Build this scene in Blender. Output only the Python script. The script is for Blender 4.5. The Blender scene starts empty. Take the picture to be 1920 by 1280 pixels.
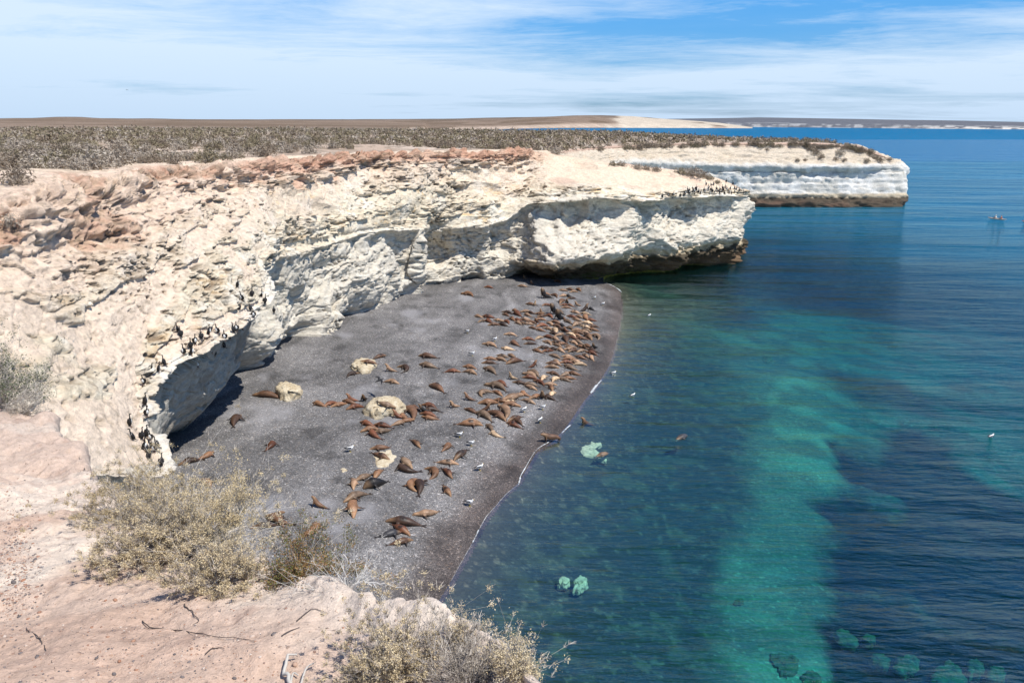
import bpy, math, random
import numpy as np
from mathutils import Vector, Matrix

# ------------------------------------------------------------------ camera, world, sun, exposure
R = math.radians
SC = bpy.context.scene
COL = SC.collection
F, CAMZ = 1493.0, 22.0
PITCH, ROLL = math.atan(407.5 / F), R(0.5)
SUN_AZ, SUN_EL = R(124.0), R(60.0)      # azimuth clockwise from the viewing direction (+Y)

cam_d = bpy.data.cameras.new('camera'); cam = bpy.data.objects.new('camera', cam_d); COL.objects.link(cam)
f0 = np.array([0, math.cos(PITCH), -math.sin(PITCH)]); r0 = np.array([1., 0, 0]); u0 = np.cross(r0, f0)
RT = r0 * math.cos(ROLL) + u0 * math.sin(ROLL); UP = -r0 * math.sin(ROLL) + u0 * math.cos(ROLL)
m = Matrix.Identity(4)
for i in range(3):
    m[i][0] = RT[i]; m[i][1] = UP[i]; m[i][2] = -f0[i]
m[2][3] = CAMZ
cam.matrix_world = m
cam_d.sensor_width = 36.0; cam_d.lens = F / 1920 * 36.0
cam_d.clip_start = 0.1; cam_d.clip_end = 80000
SC.camera = cam

SC.view_settings.view_transform = 'Standard'; SC.view_settings.look = 'None'
SC.view_settings.gamma = 1.0; SC.view_settings.exposure = 0.28
SC.view_settings.use_curve_mapping = False
SC.render.engine = 'CYCLES'
SC.cycles.use_denoising = True
SC.cycles.max_bounces = 8; SC.cycles.transparent_max_bounces = 12

sun_d = bpy.data.lights.new('sun', 'SUN'); sun = bpy.data.objects.new('sun', sun_d); COL.objects.link(sun)
sun_d.energy = 5.0; sun_d.angle = R(0.5); sun_d.color = (1.0, 0.96, 0.89)
SD = Vector((math.sin(SUN_AZ) * math.cos(SUN_EL), math.cos(SUN_AZ) * math.cos(SUN_EL), math.sin(SUN_EL)))
sun.rotation_euler = SD.to_track_quat('Z', 'Y').to_euler(); sun.location = (20, -10, 80)

W = bpy.data.worlds.new('World'); SC.world = W; W.use_nodes = True
wt = W.node_tree; wt.nodes.clear()

class NT:
    """small helper for writing node trees"""
    def __init__(s, t): s.t = t
    def n(s, typ, ins=None, **kw):
        nd = s.t.nodes.new(typ)
        for k, v in kw.items(): setattr(nd, k, v)
        for k, v in (ins or {}).items():
            sk = nd.inputs[k]
            if isinstance(v, bpy.types.NodeSocket): s.t.links.new(v, sk)
            elif isinstance(v, bpy.types.Node): s.t.links.new(v.outputs[0], sk)
            else: sk.default_value = v
        return nd
    def math(s, op, a, b=0.0, c=0.0, clamp=False):
        nd = s.n('ShaderNodeMath', {0: a, 1: b, 2: c}, operation=op); nd.use_clamp = clamp
        return nd.outputs[0]
    def ramp(s, fac, stops, interp='LINEAR'):
        nd = s.n('ShaderNodeValToRGB', {'Fac': fac}); cr = nd.color_ramp; cr.interpolation = interp
        while len(cr.elements) < len(stops): cr.elements.new(0.5)
        for e, (p, c) in zip(cr.elements, stops):
            e.position = p; e.color = (c, c, c, 1) if isinstance(c, (int, float)) else tuple(c) + (1,)
        return nd.outputs[0]
    def mix(s, f, a, b, blend='MIX'):
        nd = s.n('ShaderNodeMix', data_type='RGBA', blend_type=blend)
        for k, v in ((0, f), (6, a), (7, b)):
            if isinstance(v, bpy.types.NodeSocket): s.t.links.new(v, nd.inputs[k])
            else: nd.inputs[k].default_value = v if (k == 0 or len(v) == 4) else tuple(v) + (1,)
        return nd.outputs[2]
    def noise(s, vec, scale, detail=4, rough=0.55, dist=0.0):
        return s.n('ShaderNodeTexNoise', {'Vector': vec, 'Scale': scale, 'Detail': detail, 'Roughness': rough, 'Distortion': dist}).outputs[0]
    def map(s, vec, scale=(1, 1, 1), rot=(0, 0, 0), loc=(0, 0, 0)):
        return s.n('ShaderNodeMapping', {'Vector': vec, 'Scale': scale, 'Rotation': rot, 'Location': loc}).outputs[0]
    def link(s, a, b): s.t.links.new(a, b)

# sky: Nishita plus thin cirrus and a pale veil that thickens towards the horizon
w = NT(wt)
sky = w.n('ShaderNodeTexSky', sky_type='NISHITA', sun_disc=False, sun_elevation=SUN_EL, sun_rotation=SUN_AZ)
sky.altitude = 20; sky.air_density = 1.0; sky.dust_density = 0.4; sky.ozone_density = 2.2
tc = w.n('ShaderNodeTexCoord').outputs['Generated']
sep = w.n('ShaderNodeSeparateXYZ', {0: tc})
zc = w.math('MAXIMUM', sep.outputs[2], 0.0)
den = w.math('ADD', zc, 0.045)
cx = w.math('DIVIDE', sep.outputs[0], den); cy = w.math('DIVIDE', sep.outputs[1], den)
cp = w.n('ShaderNodeCombineXYZ', {0: cx, 1: cy}).outputs[0]
warp = w.n('ShaderNodeTexNoise', {'Vector': cp, 'Scale': 0.35, 'Detail': 3})
cpw = w.n('ShaderNodeVectorMath', {0: cp, 1: w.n('ShaderNodeVectorMath', {0: warp.outputs[1], 1: (1.6, 1.6, 0)}, operation='MULTIPLY').outputs[0]}, operation='ADD').outputs[0]
big = w.noise(w.map(cpw, (0.20, 0.26, 1), (0, 0, R(20)), (5.1, 2.7, 0)), 1.0, 3, 0.5)
streak = w.noise(w.map(cpw, (0.7, 1.1, 1), (0, 0, R(58)), (0.4, 2.2, 0)), 1.0, 9, 0.66)
fine = w.noise(w.map(cpw, (3.0, 5.6, 1), (0, 0, R(70))), 1.0, 8, 0.72)
c1 = w.math('ADD', w.math('MULTIPLY', big, 1.25), w.math('ADD', w.math('MULTIPLY', streak, 0.62), w.math('MULTIPLY', fine, 0.24)))
lowb = w.ramp(zc, [(0.0, 0.27), (0.05, 0.20), (0.085, 0.10), (0.125, -0.03), (0.20, 0.0), (1, 0.0)])
hib = w.math('MULTIPLY', w.ramp(zc, [(0.0, 0.0), (0.16, 0.0), (0.45, 1.0)]), -0.22)
leftb = w.math('MULTIPLY', w.math('MULTIPLY', w.ramp(w.math('ADD', w.math('MULTIPLY', sep.outputs[0], 1.0), 0.5), [(0.0, 1.0), (0.35, 0.8), (0.60, 0.0), (1, 0.0)]), w.ramp(zc, [(0, 1.0), (0.2, 1.0), (0.4, 0.0)])), 0.22)
c2 = w.math('ADD', c1, w.math('ADD', w.math('ADD', lowb, hib), leftb))
cf = w.ramp(w.math('SUBTRACT', c2, 0.72), [(0.0, 0.0), (0.26, 0.05), (0.44, 0.50), (0.66, 0.93)])
gain = w.ramp(zc, [(0.0, (0.50, 0.68, 1.15)), (0.06, (0.40, 0.76, 1.25)), (0.14, (0.28, 0.86, 1.42)), (0.30, (0.26, 0.72, 1.25)), (1.0, (0.45, 0.75, 1.1))])
skyc = w.mix(1.0, sky.outputs[0], gain, 'MULTIPLY')
cloudcol = w.ramp(zc, [(0.0, (5.6, 7.2, 9.2)), (0.08, (6.8, 8.2, 9.8)), (0.3, (8.0, 9.0, 9.9)), (1.0, (7.0, 8.0, 9.0))])
out = w.mix(cf, skyc, cloudcol)
bg = w.n('ShaderNodeBackground', {'Color': out, 'Strength': 0.088})
w.n('ShaderNodeOutputWorld', {'Surface': bg.outputs[0]})

# ------------------------------------------------------------------ helpers
def Z(px, py, z):
    """the world point at height z seen at photo pixel px, py"""
    px = np.asarray(px, float); py = np.asarray(py, float)
    d = f0 + RT * ((px - 960) / F)[..., None] - UP * ((py - 640) / F)[..., None]
    t = (z - CAMZ) / d[..., 2]
    return np.array([0, 0, CAMZ]) + d * t[..., None]
def D(px, py, dep):
    return np.array([0, 0, CAMZ]) + (f0 + RT * ((px - 960) / F) - UP * ((py - 640) / F)) * dep

def _h(ix, iy, iz, s):
    h = (ix.astype(np.uint32) * np.uint32(374761393) + iy.astype(np.uint32) * np.uint32(668265263)
         + iz.astype(np.uint32) * np.uint32(2147483647) + np.uint32(s * 974634777 & 0xffffffff))
    h = (h ^ (h >> np.uint32(13))) * np.uint32(1274126177)
    h = h ^ (h >> np.uint32(16))
    return (h & np.uint32(0xffffff)).astype(np.float32) / np.float32(0xffffff)
def vn(P, s=0):
    """value noise 0..1"""
    P = np.asarray(P, np.float32); f = np.floor(P); t = P - f; t = t * t * t * (t * (t * 6 - 15) + 10)
    i = f.astype(np.int64); r = 0
    for dx in (0, 1):
        wx = t[..., 0] if dx else 1 - t[..., 0]
        for dy in (0, 1):
            wy = t[..., 1] if dy else 1 - t[..., 1]
            for dz in (0, 1):
                wz = t[..., 2] if dz else 1 - t[..., 2]
                r = r + wx * wy * wz * _h(i[..., 0] + dx, i[..., 1] + dy, i[..., 2] + dz, s)
    return r
def fbm(P, sc=1.0, oc=4, gain=0.5, s=0, ridge=False):
    P = np.asarray(P, np.float32) * np.asarray(sc, np.float32); a = 1.0; r = 0; tot = 0
    for k in range(oc):
        v = vn(P, s + k)
        if ridge: v = 1 - np.abs(2 * v - 1)
        r = r + a * v; tot += a; a *= gain; P = P * 2.03 + 11.7
    return r / tot
def facets(P, sc=1.0, s=0, tilt=.5):
    """piecewise planar displacement (-.5..+.5) and the distance to the cell border"""
    P = np.asarray(P, np.float32) * np.asarray(sc, np.float32); b = np.floor(P - .5); best = np.full(P.shape[:-1], 1e9, np.float32); sec = best.copy(); val = np.zeros(P.shape[:-1], np.float32)
    for dx in (0, 1):
        for dy in (0, 1):
            for dz in (0, 1):
                c_ = b + np.array([dx, dy, dz], np.float32); i = c_.astype(np.int64)
                h = [_h(i[..., 0], i[..., 1], i[..., 2], s + k) for k in range(5)]
                v = P - (c_ + .5 + (np.stack(h[:3], -1) - .5) * .9); d = (v * v).sum(-1)
                th = h[3] * 6.283; vv = (h[4] - .5) + tilt * (v[..., 0] * np.cos(th) + v[..., 1] * np.sin(th) * .6 + v[..., 2] * .8)
                m_ = d < best; sec = np.where(m_, best, np.minimum(sec, d)); val = np.where(m_, vv, val); best = np.where(m_, d, best)
    return val, np.sqrt(sec) - np.sqrt(best)
def sst(a, b, x):
    t = np.clip((x - a) / (b - a), 0, 1); return t * t * (3 - 2 * t)

def inpoly(X, Y, poly):
    ins = np.zeros(X.shape, bool); n = len(poly); j = n - 1
    for i in range(n):
        xi, yi = poly[i]; xj, yj = poly[j]
        if yi != yj:
            c = ((yi > Y) != (yj > Y)) & (X < (xj - xi) * (Y - yi) / (yj - yi) + xi)
            ins ^= c
        j = i
    return ins
def distpoly(X, Y, pts, closed=False):
    d = np.full(X.shape, 1e9)
    k = len(pts) if closed else len(pts) - 1
    for i in range(k):
        ax, ay = pts[i]; bx, by = pts[(i + 1) % len(pts)]
        vx, vy = bx - ax, by - ay; L = vx * vx + vy * vy + 1e-9
        t = np.clip(((X - ax) * vx + (Y - ay) * vy) / L, 0, 1)
        d = np.minimum(d, np.hypot(X - ax - t * vx, Y - ay - t * vy))
    return d

def tag(o, label=None, cat=None, group=None, kind=None):
    if label: o['label'] = label
    if cat: o['category'] = cat
    if group: o['group'] = group
    if kind: o['kind'] = kind
    return o
def mesh_np(name, V, FC, mats=(), smooth=True, attrs=None, cols=None, matidx=None):
    V = np.ascontiguousarray(V, np.float32).reshape(-1, 3); FC = np.ascontiguousarray(FC, np.int32)
    me = bpy.data.meshes.new(name); k = FC.shape[1]
    me.vertices.add(len(V)); me.vertices.foreach_set('co', V.ravel())
    me.loops.add(FC.size); me.loops.foreach_set('vertex_index', FC.ravel())
    me.polygons.add(len(FC)); me.polygons.foreach_set('loop_start', np.arange(0, FC.size, k, dtype=np.int32))
    me.polygons.foreach_set('loop_total', np.full(len(FC), k, np.int32))
    me.polygons.foreach_set('use_smooth', np.full(len(FC), smooth, bool))
    for mt in mats: me.materials.append(mt)
    if matidx is not None: me.polygons.foreach_set('material_index', np.asarray(matidx, np.int32))
    me.update(calc_edges=True)
    for nm, a in (attrs or {}).items():
        at = me.attributes.new(nm, 'FLOAT', 'POINT'); at.data.foreach_set('value', np.asarray(a, np.float32).ravel())
    for nm, a in (cols or {}).items():
        at = me.attributes.new(nm, 'FLOAT_COLOR', 'POINT')
        c = np.ones((len(V), 4), np.float32); c[:, :3] = np.asarray(a).reshape(-1, 3); at.data.foreach_set('color', c.ravel())
    return me
def link(name, me, parent=None):
    o = bpy.data.objects.new(name, me); COL.objects.link(o); o.parent = parent; return o
def gridfaces(nr, nc, mask=None):
    i = np.arange(nr * nc).reshape(nr, nc)
    q = np.stack([i[:-1, :-1], i[:-1, 1:], i[1:, 1:], i[1:, :-1]], -1).reshape(-1, 4)
    if mask is not None:
        mk = mask.reshape(-1); q = q[mk[q].any(1)]
    return q
def compact(V, q, *arrs):
    u, inv = np.unique(q, return_inverse=True)
    return V.reshape(-1, 3)[u], inv.reshape(q.shape), [a.reshape(len(V.reshape(-1, 3)), -1)[u] for a in arrs]
def cr(P, t):
    """Catmull-Rom through P (n, ...) at parameters t"""
    n = len(P); i = np.clip(np.floor(t).astype(int), 0, n - 2); f = (t - i)
    f = f.reshape((-1,) + (1,) * (P.ndim - 1))
    p0 = P[np.clip(i - 1, 0, n - 1)]; p1 = P[i]; p2 = P[i + 1]; p3 = P[np.clip(i + 2, 0, n - 1)]
    m1 = (p2 - p0) * 0.5; m2 = (p3 - p1) * 0.5
    return (2 * f**3 - 3 * f**2 + 1) * p1 + (f**3 - 2 * f**2 + f) * m1 + (-2 * f**3 + 3 * f**2) * p2 + (f**3 - f**2) * m2
def gnormal(G):
    du = np.gradient(G, axis=1); dv = np.gradient(G, axis=0)
    n = np.cross(du, dv); return n / (np.linalg.norm(n, axis=-1, keepdims=True) + 1e-9)

def material(name, build, rough=0.9, spec=0.25):
    mt = bpy.data.materials.new(name); mt.use_nodes = True; t = mt.node_tree; t.nodes.clear(); n = NT(t)
    bs = n.n('ShaderNodeBsdfPrincipled', {'Roughness': rough, 'Specular IOR Level': spec})
    o = n.n('ShaderNodeOutputMaterial', {'Surface': bs.outputs[0]})
    build(n, bs, o); return mt
def flat(name, col, rough=0.8, spec=0.3, var=0.25, vscale=8.0):
    def b(n, bs, o):
        v = n.noise(n.n('ShaderNodeTexCoord').outputs['Object'], vscale, 4)
        k = n.n('ShaderNodeMapRange', {0: v, 1: 0.3, 2: 0.7, 3: 1 - var, 4: 1 + var}).outputs[0]
        n.link(n.mix(1.0, col, n.n('ShaderNodeCombineColor', {0: k, 1: k, 2: k}).outputs[0], 'MULTIPLY'), bs.inputs['Base Color'])
    return material(name, b, rough, spec)
# ------------------------------------------------------------------ shoreline and ground height
WLpx = [(700, 1330), (790, 1180), (845, 1090), (868, 1050), (890, 1010), (905, 980), (940, 935), (972, 905), (1005, 850), (1040, 825),
        (1066, 795), (1095, 752), (1118, 725), (1140, 690), (1150, 665), (1158, 630), (1164, 600), (1166, 572), (1163, 548), (1150, 535), (1130, 527)]
WL = [tuple(Z(x, y, 0.0)[:2]) for x, y in WLpx]
WL = [(WL[0][0] - 1.5, WL[0][1] - 20), ] + WL
LANDPOLY = WL + [(15.5, 121), (23, 129), (28, 137), (26, 160), (-120, 170), (-120, 0)]
NEARW = WL + [(18, 114.5), (26, 118.5), (34, 124.5), (35.5, 129)]
def ground(X, Y):
    """height of beach and sea bed"""
    X = np.asarray(X, float); Y = np.asarray(Y, float)
    d = distpoly(X, Y, WL); land = inpoly(X, Y, LANDPOLY)
    P = np.stack([X, Y, 0 * X], -1)
    zl = 1.75 * (1 - np.exp(-d / 11.0)) + 0.12 * (fbm(P, .25, 3) - .5) * np.minimum(d / 4, 1) + .045 * (fbm(P, 1.6, 3, s=5) - .5) * np.minimum(d / 2, 1)
    zs = -0.16 * d * 1.0; zs = -(4.2 * (1 - np.exp(-d / 20.0)) + 9 * (1 - np.exp(-np.maximum(d - 18, 0) / 90)))
    zs = zs + (fbm(P, .12, 4, s=3) - .5) * np.minimum(d / 12, 1) * 1.6
    return np.where(land, zl, zs)
def ray_ground(px, py, dz=0.0):
    z = 0.8
    for _ in range(6):
        p = Z(px, py, z); z = float(ground(np.array([p[0]]), np.array([p[1]]))[0]) + dz
    p = Z(px, py, z); return p

# ------------------------------------------------------------------ cliffs
def B(x, y, z=1.2): return Z(x, y, z)
def st(rim, red, mid, lt, lip, under, low, base, bz=0.9):
    r = [D(*rim)]
    md = D(*mid)
    r.append(D(*red) if red else r[0] * .72 + md * .28)
    r.append(md); r.append(D(*lt)); r.append(D(*lip))
    b = Z(base[0], base[1], bz)
    lp = r[-1]
    def between(v, t, push):
        if v: return D(*v)
        q = lp * (1 - t) + b * t; h = b - lp; h[2] = 0; n = np.linalg.norm(h) + 1e-6
        return q + h / n * push
    r.append(between(under, .22, 1.5 if under is None and bz > .5 and lip[2] < 60 else 0.0)); r.append(between(low, .62, (2.3 if lip[0] < 390 else .9) if lip[2] < 60 else -.4)); r.append(b)
    return r
S = [
 st((-420,470,30),(-420,600,28),(-400,700,26),(-400,820,24.5),(-400,900,24),None,None,(-300,1100)),
 st((-200,410,36),(-200,540,34),(-190,640,32),(-170,800,29),(-150,890,28),None,None,(-50,1050)),
 st((-40,385,41),(-20,490,38.5),(0,600,36.5),(40,830,32),(60,900,31),None,None,(150,1000)),
 st((40,365,44),(70,500,41),(90,610,39),(170,830,35),(200,895,34),None,None,(250,950)),
 st((90,345,47.5),(120,500,43.5),(150,600,42),(260,830,38.5),(300,890,37.5),None,None,(325,890)),
 st((130,334,49.5),(160,485,45.5),(190,590,43.5),(255,790,40.2),(288,845,39.2),None,None,(338,872)),
 st((165,334,52),(190,470,47),(215,570,45),(255,750,41.6),(278,798,40.8),None,None,(352,858)),
 st((200,336,53.5),(225,455,48.5),(245,560,46.5),(258,705,43),(272,748,42.2),None,None,(372,848)),
 st((235,328,56),(258,430,51.5),(285,540,48.5),(285,675,44.6),(295,712,43.7),None,None,(398,840)),
 st((270,320,59),(295,405,54.5),(330,510,51),(330,645,46.3),(335,682,45.2),None,None,(422,829)),
 st((310,318,62),(335,385,58),(375,490,54),(380,620,48.5),(385,658,47.3),None,None,(436,815)),
 st((350,316,65),(370,370,62),(415,460,57.5),(425,585,51.5),(430,622,50.3),None,None,(447,790)),
 st((395,313,68),(410,360,65.5),(450,440,61),(463,555,55.5),(468,590,54.3),None,None,(458,755)),
 st((440,308,72),(450,350,69.5),(478,420,65),(488,515,60),(491,548,58.8),None,None,(468,722)),
 st((475,305,75),(485,345,72.5),(500,410,68.5),(502,470,65),(503,500,64),None,None,(478,702)),
 st((510,302,79),(518,340,76.5),(525,400,73),(520,450,70.5),(520,480,70),None,None,(500,688)),
 st((565,300,85),(570,335,82),(570,400,78.5),(565,440,76.5),(562,470,76),None,None,(545,668)),
 st((625,297,90),(628,322,88),(625,390,84),(618,430,82),(615,455,81.5),None,None,(600,641)),
 st((690,292,95),(690,308,94),(685,380,89),(675,420,86.5),(672,440,86),None,None,(650,628)),
 st((745,290,99),(745,306,97.5),(740,375,93.5),(728,412,92),(722,432,91.5),None,None,(700,592)),
 st((790,289,104),(790,306,102.5),(785,370,99),(765,405,97.5),(760,428,97),None,None,(748,563)),
 st((815,288.5,106),None,(808,368,102),(784,402,100.3),(783,428,99.3),(785,470,99.0),(780,515,99.5),(775,548)),
 st((835,288,107.5),None,(828,368,104),(804,402,102.6),(800,428,104.5),(800,480,106.5),(803,510,105),(805,541)),
 st((880,287,111),None,(872,365,107),(858,398,105.3),(855,425,105.3),(855,460,106.8),None,(855,536)),
 st((920,286.5,114),None,(912,362,109.5),(905,390,107.2),(902,420,106.4),(903,450,107.6),None,(905,531)),
 st((960,286,118),None,(955,360,112),(950,385,109.3),(948,412,107.8),(948,430,109.4),None,(945,527)),
 st((1000,287,121),(1000,305,119),(1000,345,114.5),(990,372,110.5),(988,384,108.6),(988,402,110.8),(985,490,108.6),(985,519),.8),
 st((1035,290,123.5),(1035,303,121),(1035,340,115),(1032,368,109.5),(1030,380,107.3),(1030,396,110),(1032,497,104.8),(1035,531),.6),
 st((1065,293.5,125.5),(1062,310,123),(1075,340,115.5),(1075,366,109.5),(1075,378,107),(1075,393,110),(1080,490,105.0),(1080,529),.4),
 st((1110,301,127),(1108,315,124),(1118,342,117),(1128,362,110.5),(1132,372,108.3),(1135,386,111.3),(1135,475,107.6),(1135,525),0),
 st((1160,306.5,128.5),(1160,318,125),(1168,345,119.5),(1178,368,114),(1182,377,112.3),(1185,392,116),(1190,462,112.5),(1195,517),0),
 st((1215,313,130),(1215,325,127.5),(1220,347,123),(1228,367,117),(1232,376,114.8),(1228,395,120.5),(1235,455,117),(1235,511),0),
 st((1270,320,131),(1272,330,129),(1275,347,125.5),(1282,364,121),(1285,372,119),(1283,386,122.8),(1285,452,119.5),(1285,504),0),
 st((1325,330,132),(1325,338,130),(1328,350,127.5),(1335,361,124.5),(1338,368,122.5),(1335,382,125.5),(1335,447,123.2),(1330,499),0),
 st((1368,344,132),(1370,350,131),(1375,356,129.5),(1385,362,128),(1393,367,126.3),(1391,380,127.2),(1387,440,127.0),(1366,492),0),
 st((1385,354,134.5),(1390,359,134.5),(1395,362,134),(1400,364,133),(1403,368,133),(1401,385,133),(1392,450,132.5),(1377,482),0),
 st((1372,352,139),(1380,362,140),(1385,366,141),(1387,370,142),(1388,376,143),(1385,400,143),(1378,440,142),(1368,468),0),
 st((1300,345,148),(1300,352,149),(1300,356,150),(1300,362,151),(1300,370,152),(1300,400,152),(1298,430,152),(1295,448),0),
 st((1150,330,150),(1150,336,152),(1150,342,154),(1150,350,155),(1150,365,156),(1150,400,156),(1150,420,156),(1150,436),0),
]
RIM = np.array([s[0] for s in S])
def cliff_grid(S, nplat, bez, headfrom):
    """rows: two inland rows, the eight designed rows, one buried row"""
    G = []
    for k, s in enumerate(S):
        s = [np.array(p) for p in s]
        inl = s[0] - s[-1]; inl[2] = 0; inl /= np.linalg.norm(inl) + 1e-6
        if k < headfrom:
            ra = s[0] + inl * 8 + [0, 0, .15]; rb = s[0] + inl * 24 + [0, 0, -1.2]
        else:
            fw = np.array([-.25, .97, 0]) if k < len(S) - 4 else np.array([-.8, -.1, 0])
            ra = s[0] + fw * 4 + [0, 0, -1.6]; rb = s[0] + fw * 11 + [0, 0, -9]
        bd = s[-1] + inl * 2.5; bd[2] -= 2.6 if k < 26 else 7.0
        G.append([rb, ra] + s + [bd])
    return np.array(G).transpose(1, 0, 2)          # rows, stations, 3
VR = [0, .09, .14, .26, .42, .58, .655, .71, .84, .96, 1.0]     # share of mesh rows at each designed row
def cliff_mesh(name, CG, nr, nc, amp, colfn, mt, seedo=0):
    ks = CG.shape[0]
    v = np.interp(np.linspace(0, 1, nr), VR, np.arange(ks))
    # stations spaced by what the camera sees
    mid = CG[3] ; seg = np.linalg.norm(np.diff(mid, axis=0), axis=1) / (np.abs(mid[:-1, 1]) + 5) + .002
    cs = np.concatenate([[0], np.cumsum(seg)]); u = np.interp(np.linspace(0, cs[-1], nc), cs, np.arange(len(cs)))
    A = cr(CG, v); A = cr(A.transpose(1, 0, 2), u).transpose(1, 0, 2)
    N = -gnormal(A)
    # normals should point towards the sea side / up
    N2 = N.copy()
    for _ in range(2):
        N2 = (N2 + np.roll(N2, 1, 0) + np.roll(N2, -1, 0) + np.roll(N2, 1, 1) + np.roll(N2, -1, 1)); N2 /= np.linalg.norm(N2, axis=-1, keepdims=True)
    N = N2
    V = np.broadcast_to(v[:, None], A.shape[:2]); U = np.broadcast_to(u[None], A.shape[:2])
    A2, aux = amp(A, N, V, U)
    q = gridfaces(nr, nc)
    me = mesh_np(name, A2, q, (mt,), cols={'Col': colfn(A2, V, U, aux, A)}, attrs={'dig': aux['dig']})
    o = link(name, me); tag(o, kind='structure'); return o, A2

def amp_main(A, N, V, U):
    far = np.clip(A[..., 1] / 60, .5, 1.9)[..., None]
    w_face = sst(2.1, 2.9, V)                        # below the rim only
    land = np.where(U > 27, 1, 0)
    P = A.copy()
    warp = (fbm(P, .25, 3, s=40) - .5) * 3
    ph = P[..., 2] + (fbm(P, .12, 3, s=21) - .5) * 2.2
    head = sst(25.0, 27.5, U)
    apron = head * sst(4.6, 4.2, V)                                # smooth top of the middle headland
    lower = sst(5.4, 6.4, V); leftw = sst(14.5, 11.5, U); upper = 1 - lower
    hollow = sst(6.0, 6.4, V) * sst(14.2, 13.2, U) * sst(3.5, 4.5, U)
    wall = 1 - hollow
    scallop = fbm(P + warp[..., None], (.11, .11, .10), 3, .45, s=1, ridge=True) - .55
    bays = fbm(P + warp[..., None] * .6, (.27, .27, .24), 3, .5, s=9) - .5
    # bands of hard crust that run along the wall, smooth fallen sand between them
    band = fbm(np.stack([U * .55, V * 2.6 + .15 * U, 0 * V], -1) + (fbm(P, .25, 3, s=51)[..., None] - .5) * 1.6, 1, 3, s=50)
    crust_m = sst(.50, .60, band) * upper * (1 - apron)
    smooth_m = 1 - crust_m
    f1, e1 = facets(P + (fbm(P, .8, 3, s=52)[..., None] - .5) * 1.2, (.42, .42, .55), s=60)
    f2, e2 = facets(P + (fbm(P, 2.0, 3, s=53)[..., None] - .5) * .6, (1.25, 1.25, 1.9), s=66)
    holes = sst(.56, .70, fbm(P, (1.3, 1.3, 1.9), 4, .6, s=80))
    rub = fbm(P, (1.8, 1.8, 2.6), 4, .6, s=70) - .5
    fleck = sst(.62, .72, fbm(P, (1.9, 1.9, 2.8), 4, .6, s=84)) * sst(.40, .58, fbm(P, (.18, .18, .3), 3, s=85)) * (1 - apron)
    sA = ph * .50 + .9 * (fbm(P, .25, 3, s=13) - .5); sawA = sA - np.floor(sA)
    smask = sst(.48, .62, fbm(P, (.07, .07, .12), 3, s=37)) * (1 - apron)
    rough = (1 - .85 * apron)
    facet_k = np.clip(.25 + .75 * lower * (1 - .0 * head) + .9 * crust_m, 0, 1) * rough * (1 - .35 * hollow)
    d = w_face * (scallop * (1.5 + 1.6 * lower) * (1 - .6 * hollow) * (1 - .4 * leftw) + bays * (1.0 + .9 * lower * wall) * rough * (1 - .5 * leftw * upper)
                  + (f1 * .48 + f2 * .14) * facet_k + sawA ** 2 * .5 * smask * wall * (1 - .5 * leftw)
                  + rub * (.12 + .12 * crust_m) * rough + crust_m * (.34 - holes * .42) - fleck * .38 * wall - sst(.10, .0, e1) * .22 * facet_k)
    nearsm = smooth_m * upper * leftw * (1 - apron); pit = holes * crust_m
    nose = np.exp(-((U - 14.0) / 1.1) ** 2) * sst(4.5, 5.5, V) * sst(8.3, 7.2, V) * .6
    notch = np.exp(-((U - 20.6) / .55) ** 2) * sst(3.8, 4.8, V) * .8
    d += (notch - nose * .5) * (.6 + fbm(P, .4, 3, s=39)) - head * (1 - apron) * sst(5.0, 6.0, V) * 1.1 - .5 * lower * (1 - head)
    ucut = np.exp(-((V - 8.95) / .42) ** 2) * (1 - head) * (hollow * 1.2 + 1.5 * sst(.45, .62, fbm(np.stack([U * 1.1, 0 * U, 0 * U], -1), 1, 2, s=41)))
    d += head * np.exp(-((V - 7.0) / .55) ** 2) * 1.3 * sst(.42, .6, fbm(np.stack([U * .9, 0 * U, V * .3], -1), 1, 3, s=42))
    # the ragged crust at the rim
    rimz = np.exp(-((V - 2.25) / .28) ** 2) * (1 - head)
    d += rimz * ((fbm(P, (.8, .8, 1.5), 4, s=90, ridge=True) - .42) * 1.1 + f2 * .5)
    redz = sst(1.9, 2.2, V) * sst(3.5, 2.9, V)
    d += redz * ((fbm(P, (.35, .35, .6), 4, s=95, ridge=True) - .62) * 1.9 + f1 * .5 + f2 * .2) * (1 - apron)
    # rocky, holed tide band of the headland
    tide = head * sst(3.6, 2.6, A[..., 2])
    d += tide * ((fbm(P, (.55, .55, .8), 4, s=101, ridge=True) - .55) * 1.7 - .25) * sst(-.8, .8, A[..., 2])
    d += tide * sst(28.5, 30.5, U) * (.9 + facets(P, (.5, .5, .6), s=120)[0] * .9) * sst(-.8, .5, A[..., 2])
    d *= (.75 + .25 * far[..., 0])
    top = (1 - w_face) * (fbm(P, .5, 4, s=7) - .5) * .35
    # lip: pull a sharp overhanging edge
    side = N.copy(); side[..., 2] = 0; side /= np.linalg.norm(side, axis=-1, keepdims=True) + 1e-6
    kf = (sst(1.9, 2.5, V) * (1 - .6 * hollow) * .78 * (1 - apron))[..., None]; Nd = N * (1 - kf) + side * kf; Nd /= np.linalg.norm(Nd, axis=-1, keepdims=True) + 1e-6
    A2 = A + Nd * d[..., None]; A2[..., 2] += top
    lipw = np.exp(-((V - 6.0) / .16) ** 2) * (1 - apron)
    side = N.copy(); side[..., 2] = 0; side /= np.linalg.norm(side, axis=-1, keepdims=True) + 1e-6
    A2 -= side * (ucut * 1.3 + hollow * sst(7.6, 8.7, V) * 1.5)[..., None]
    A2 += side * (lipw * (.35 + .5 * fbm(P, .6, 3, s=111)))[..., None]
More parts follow.
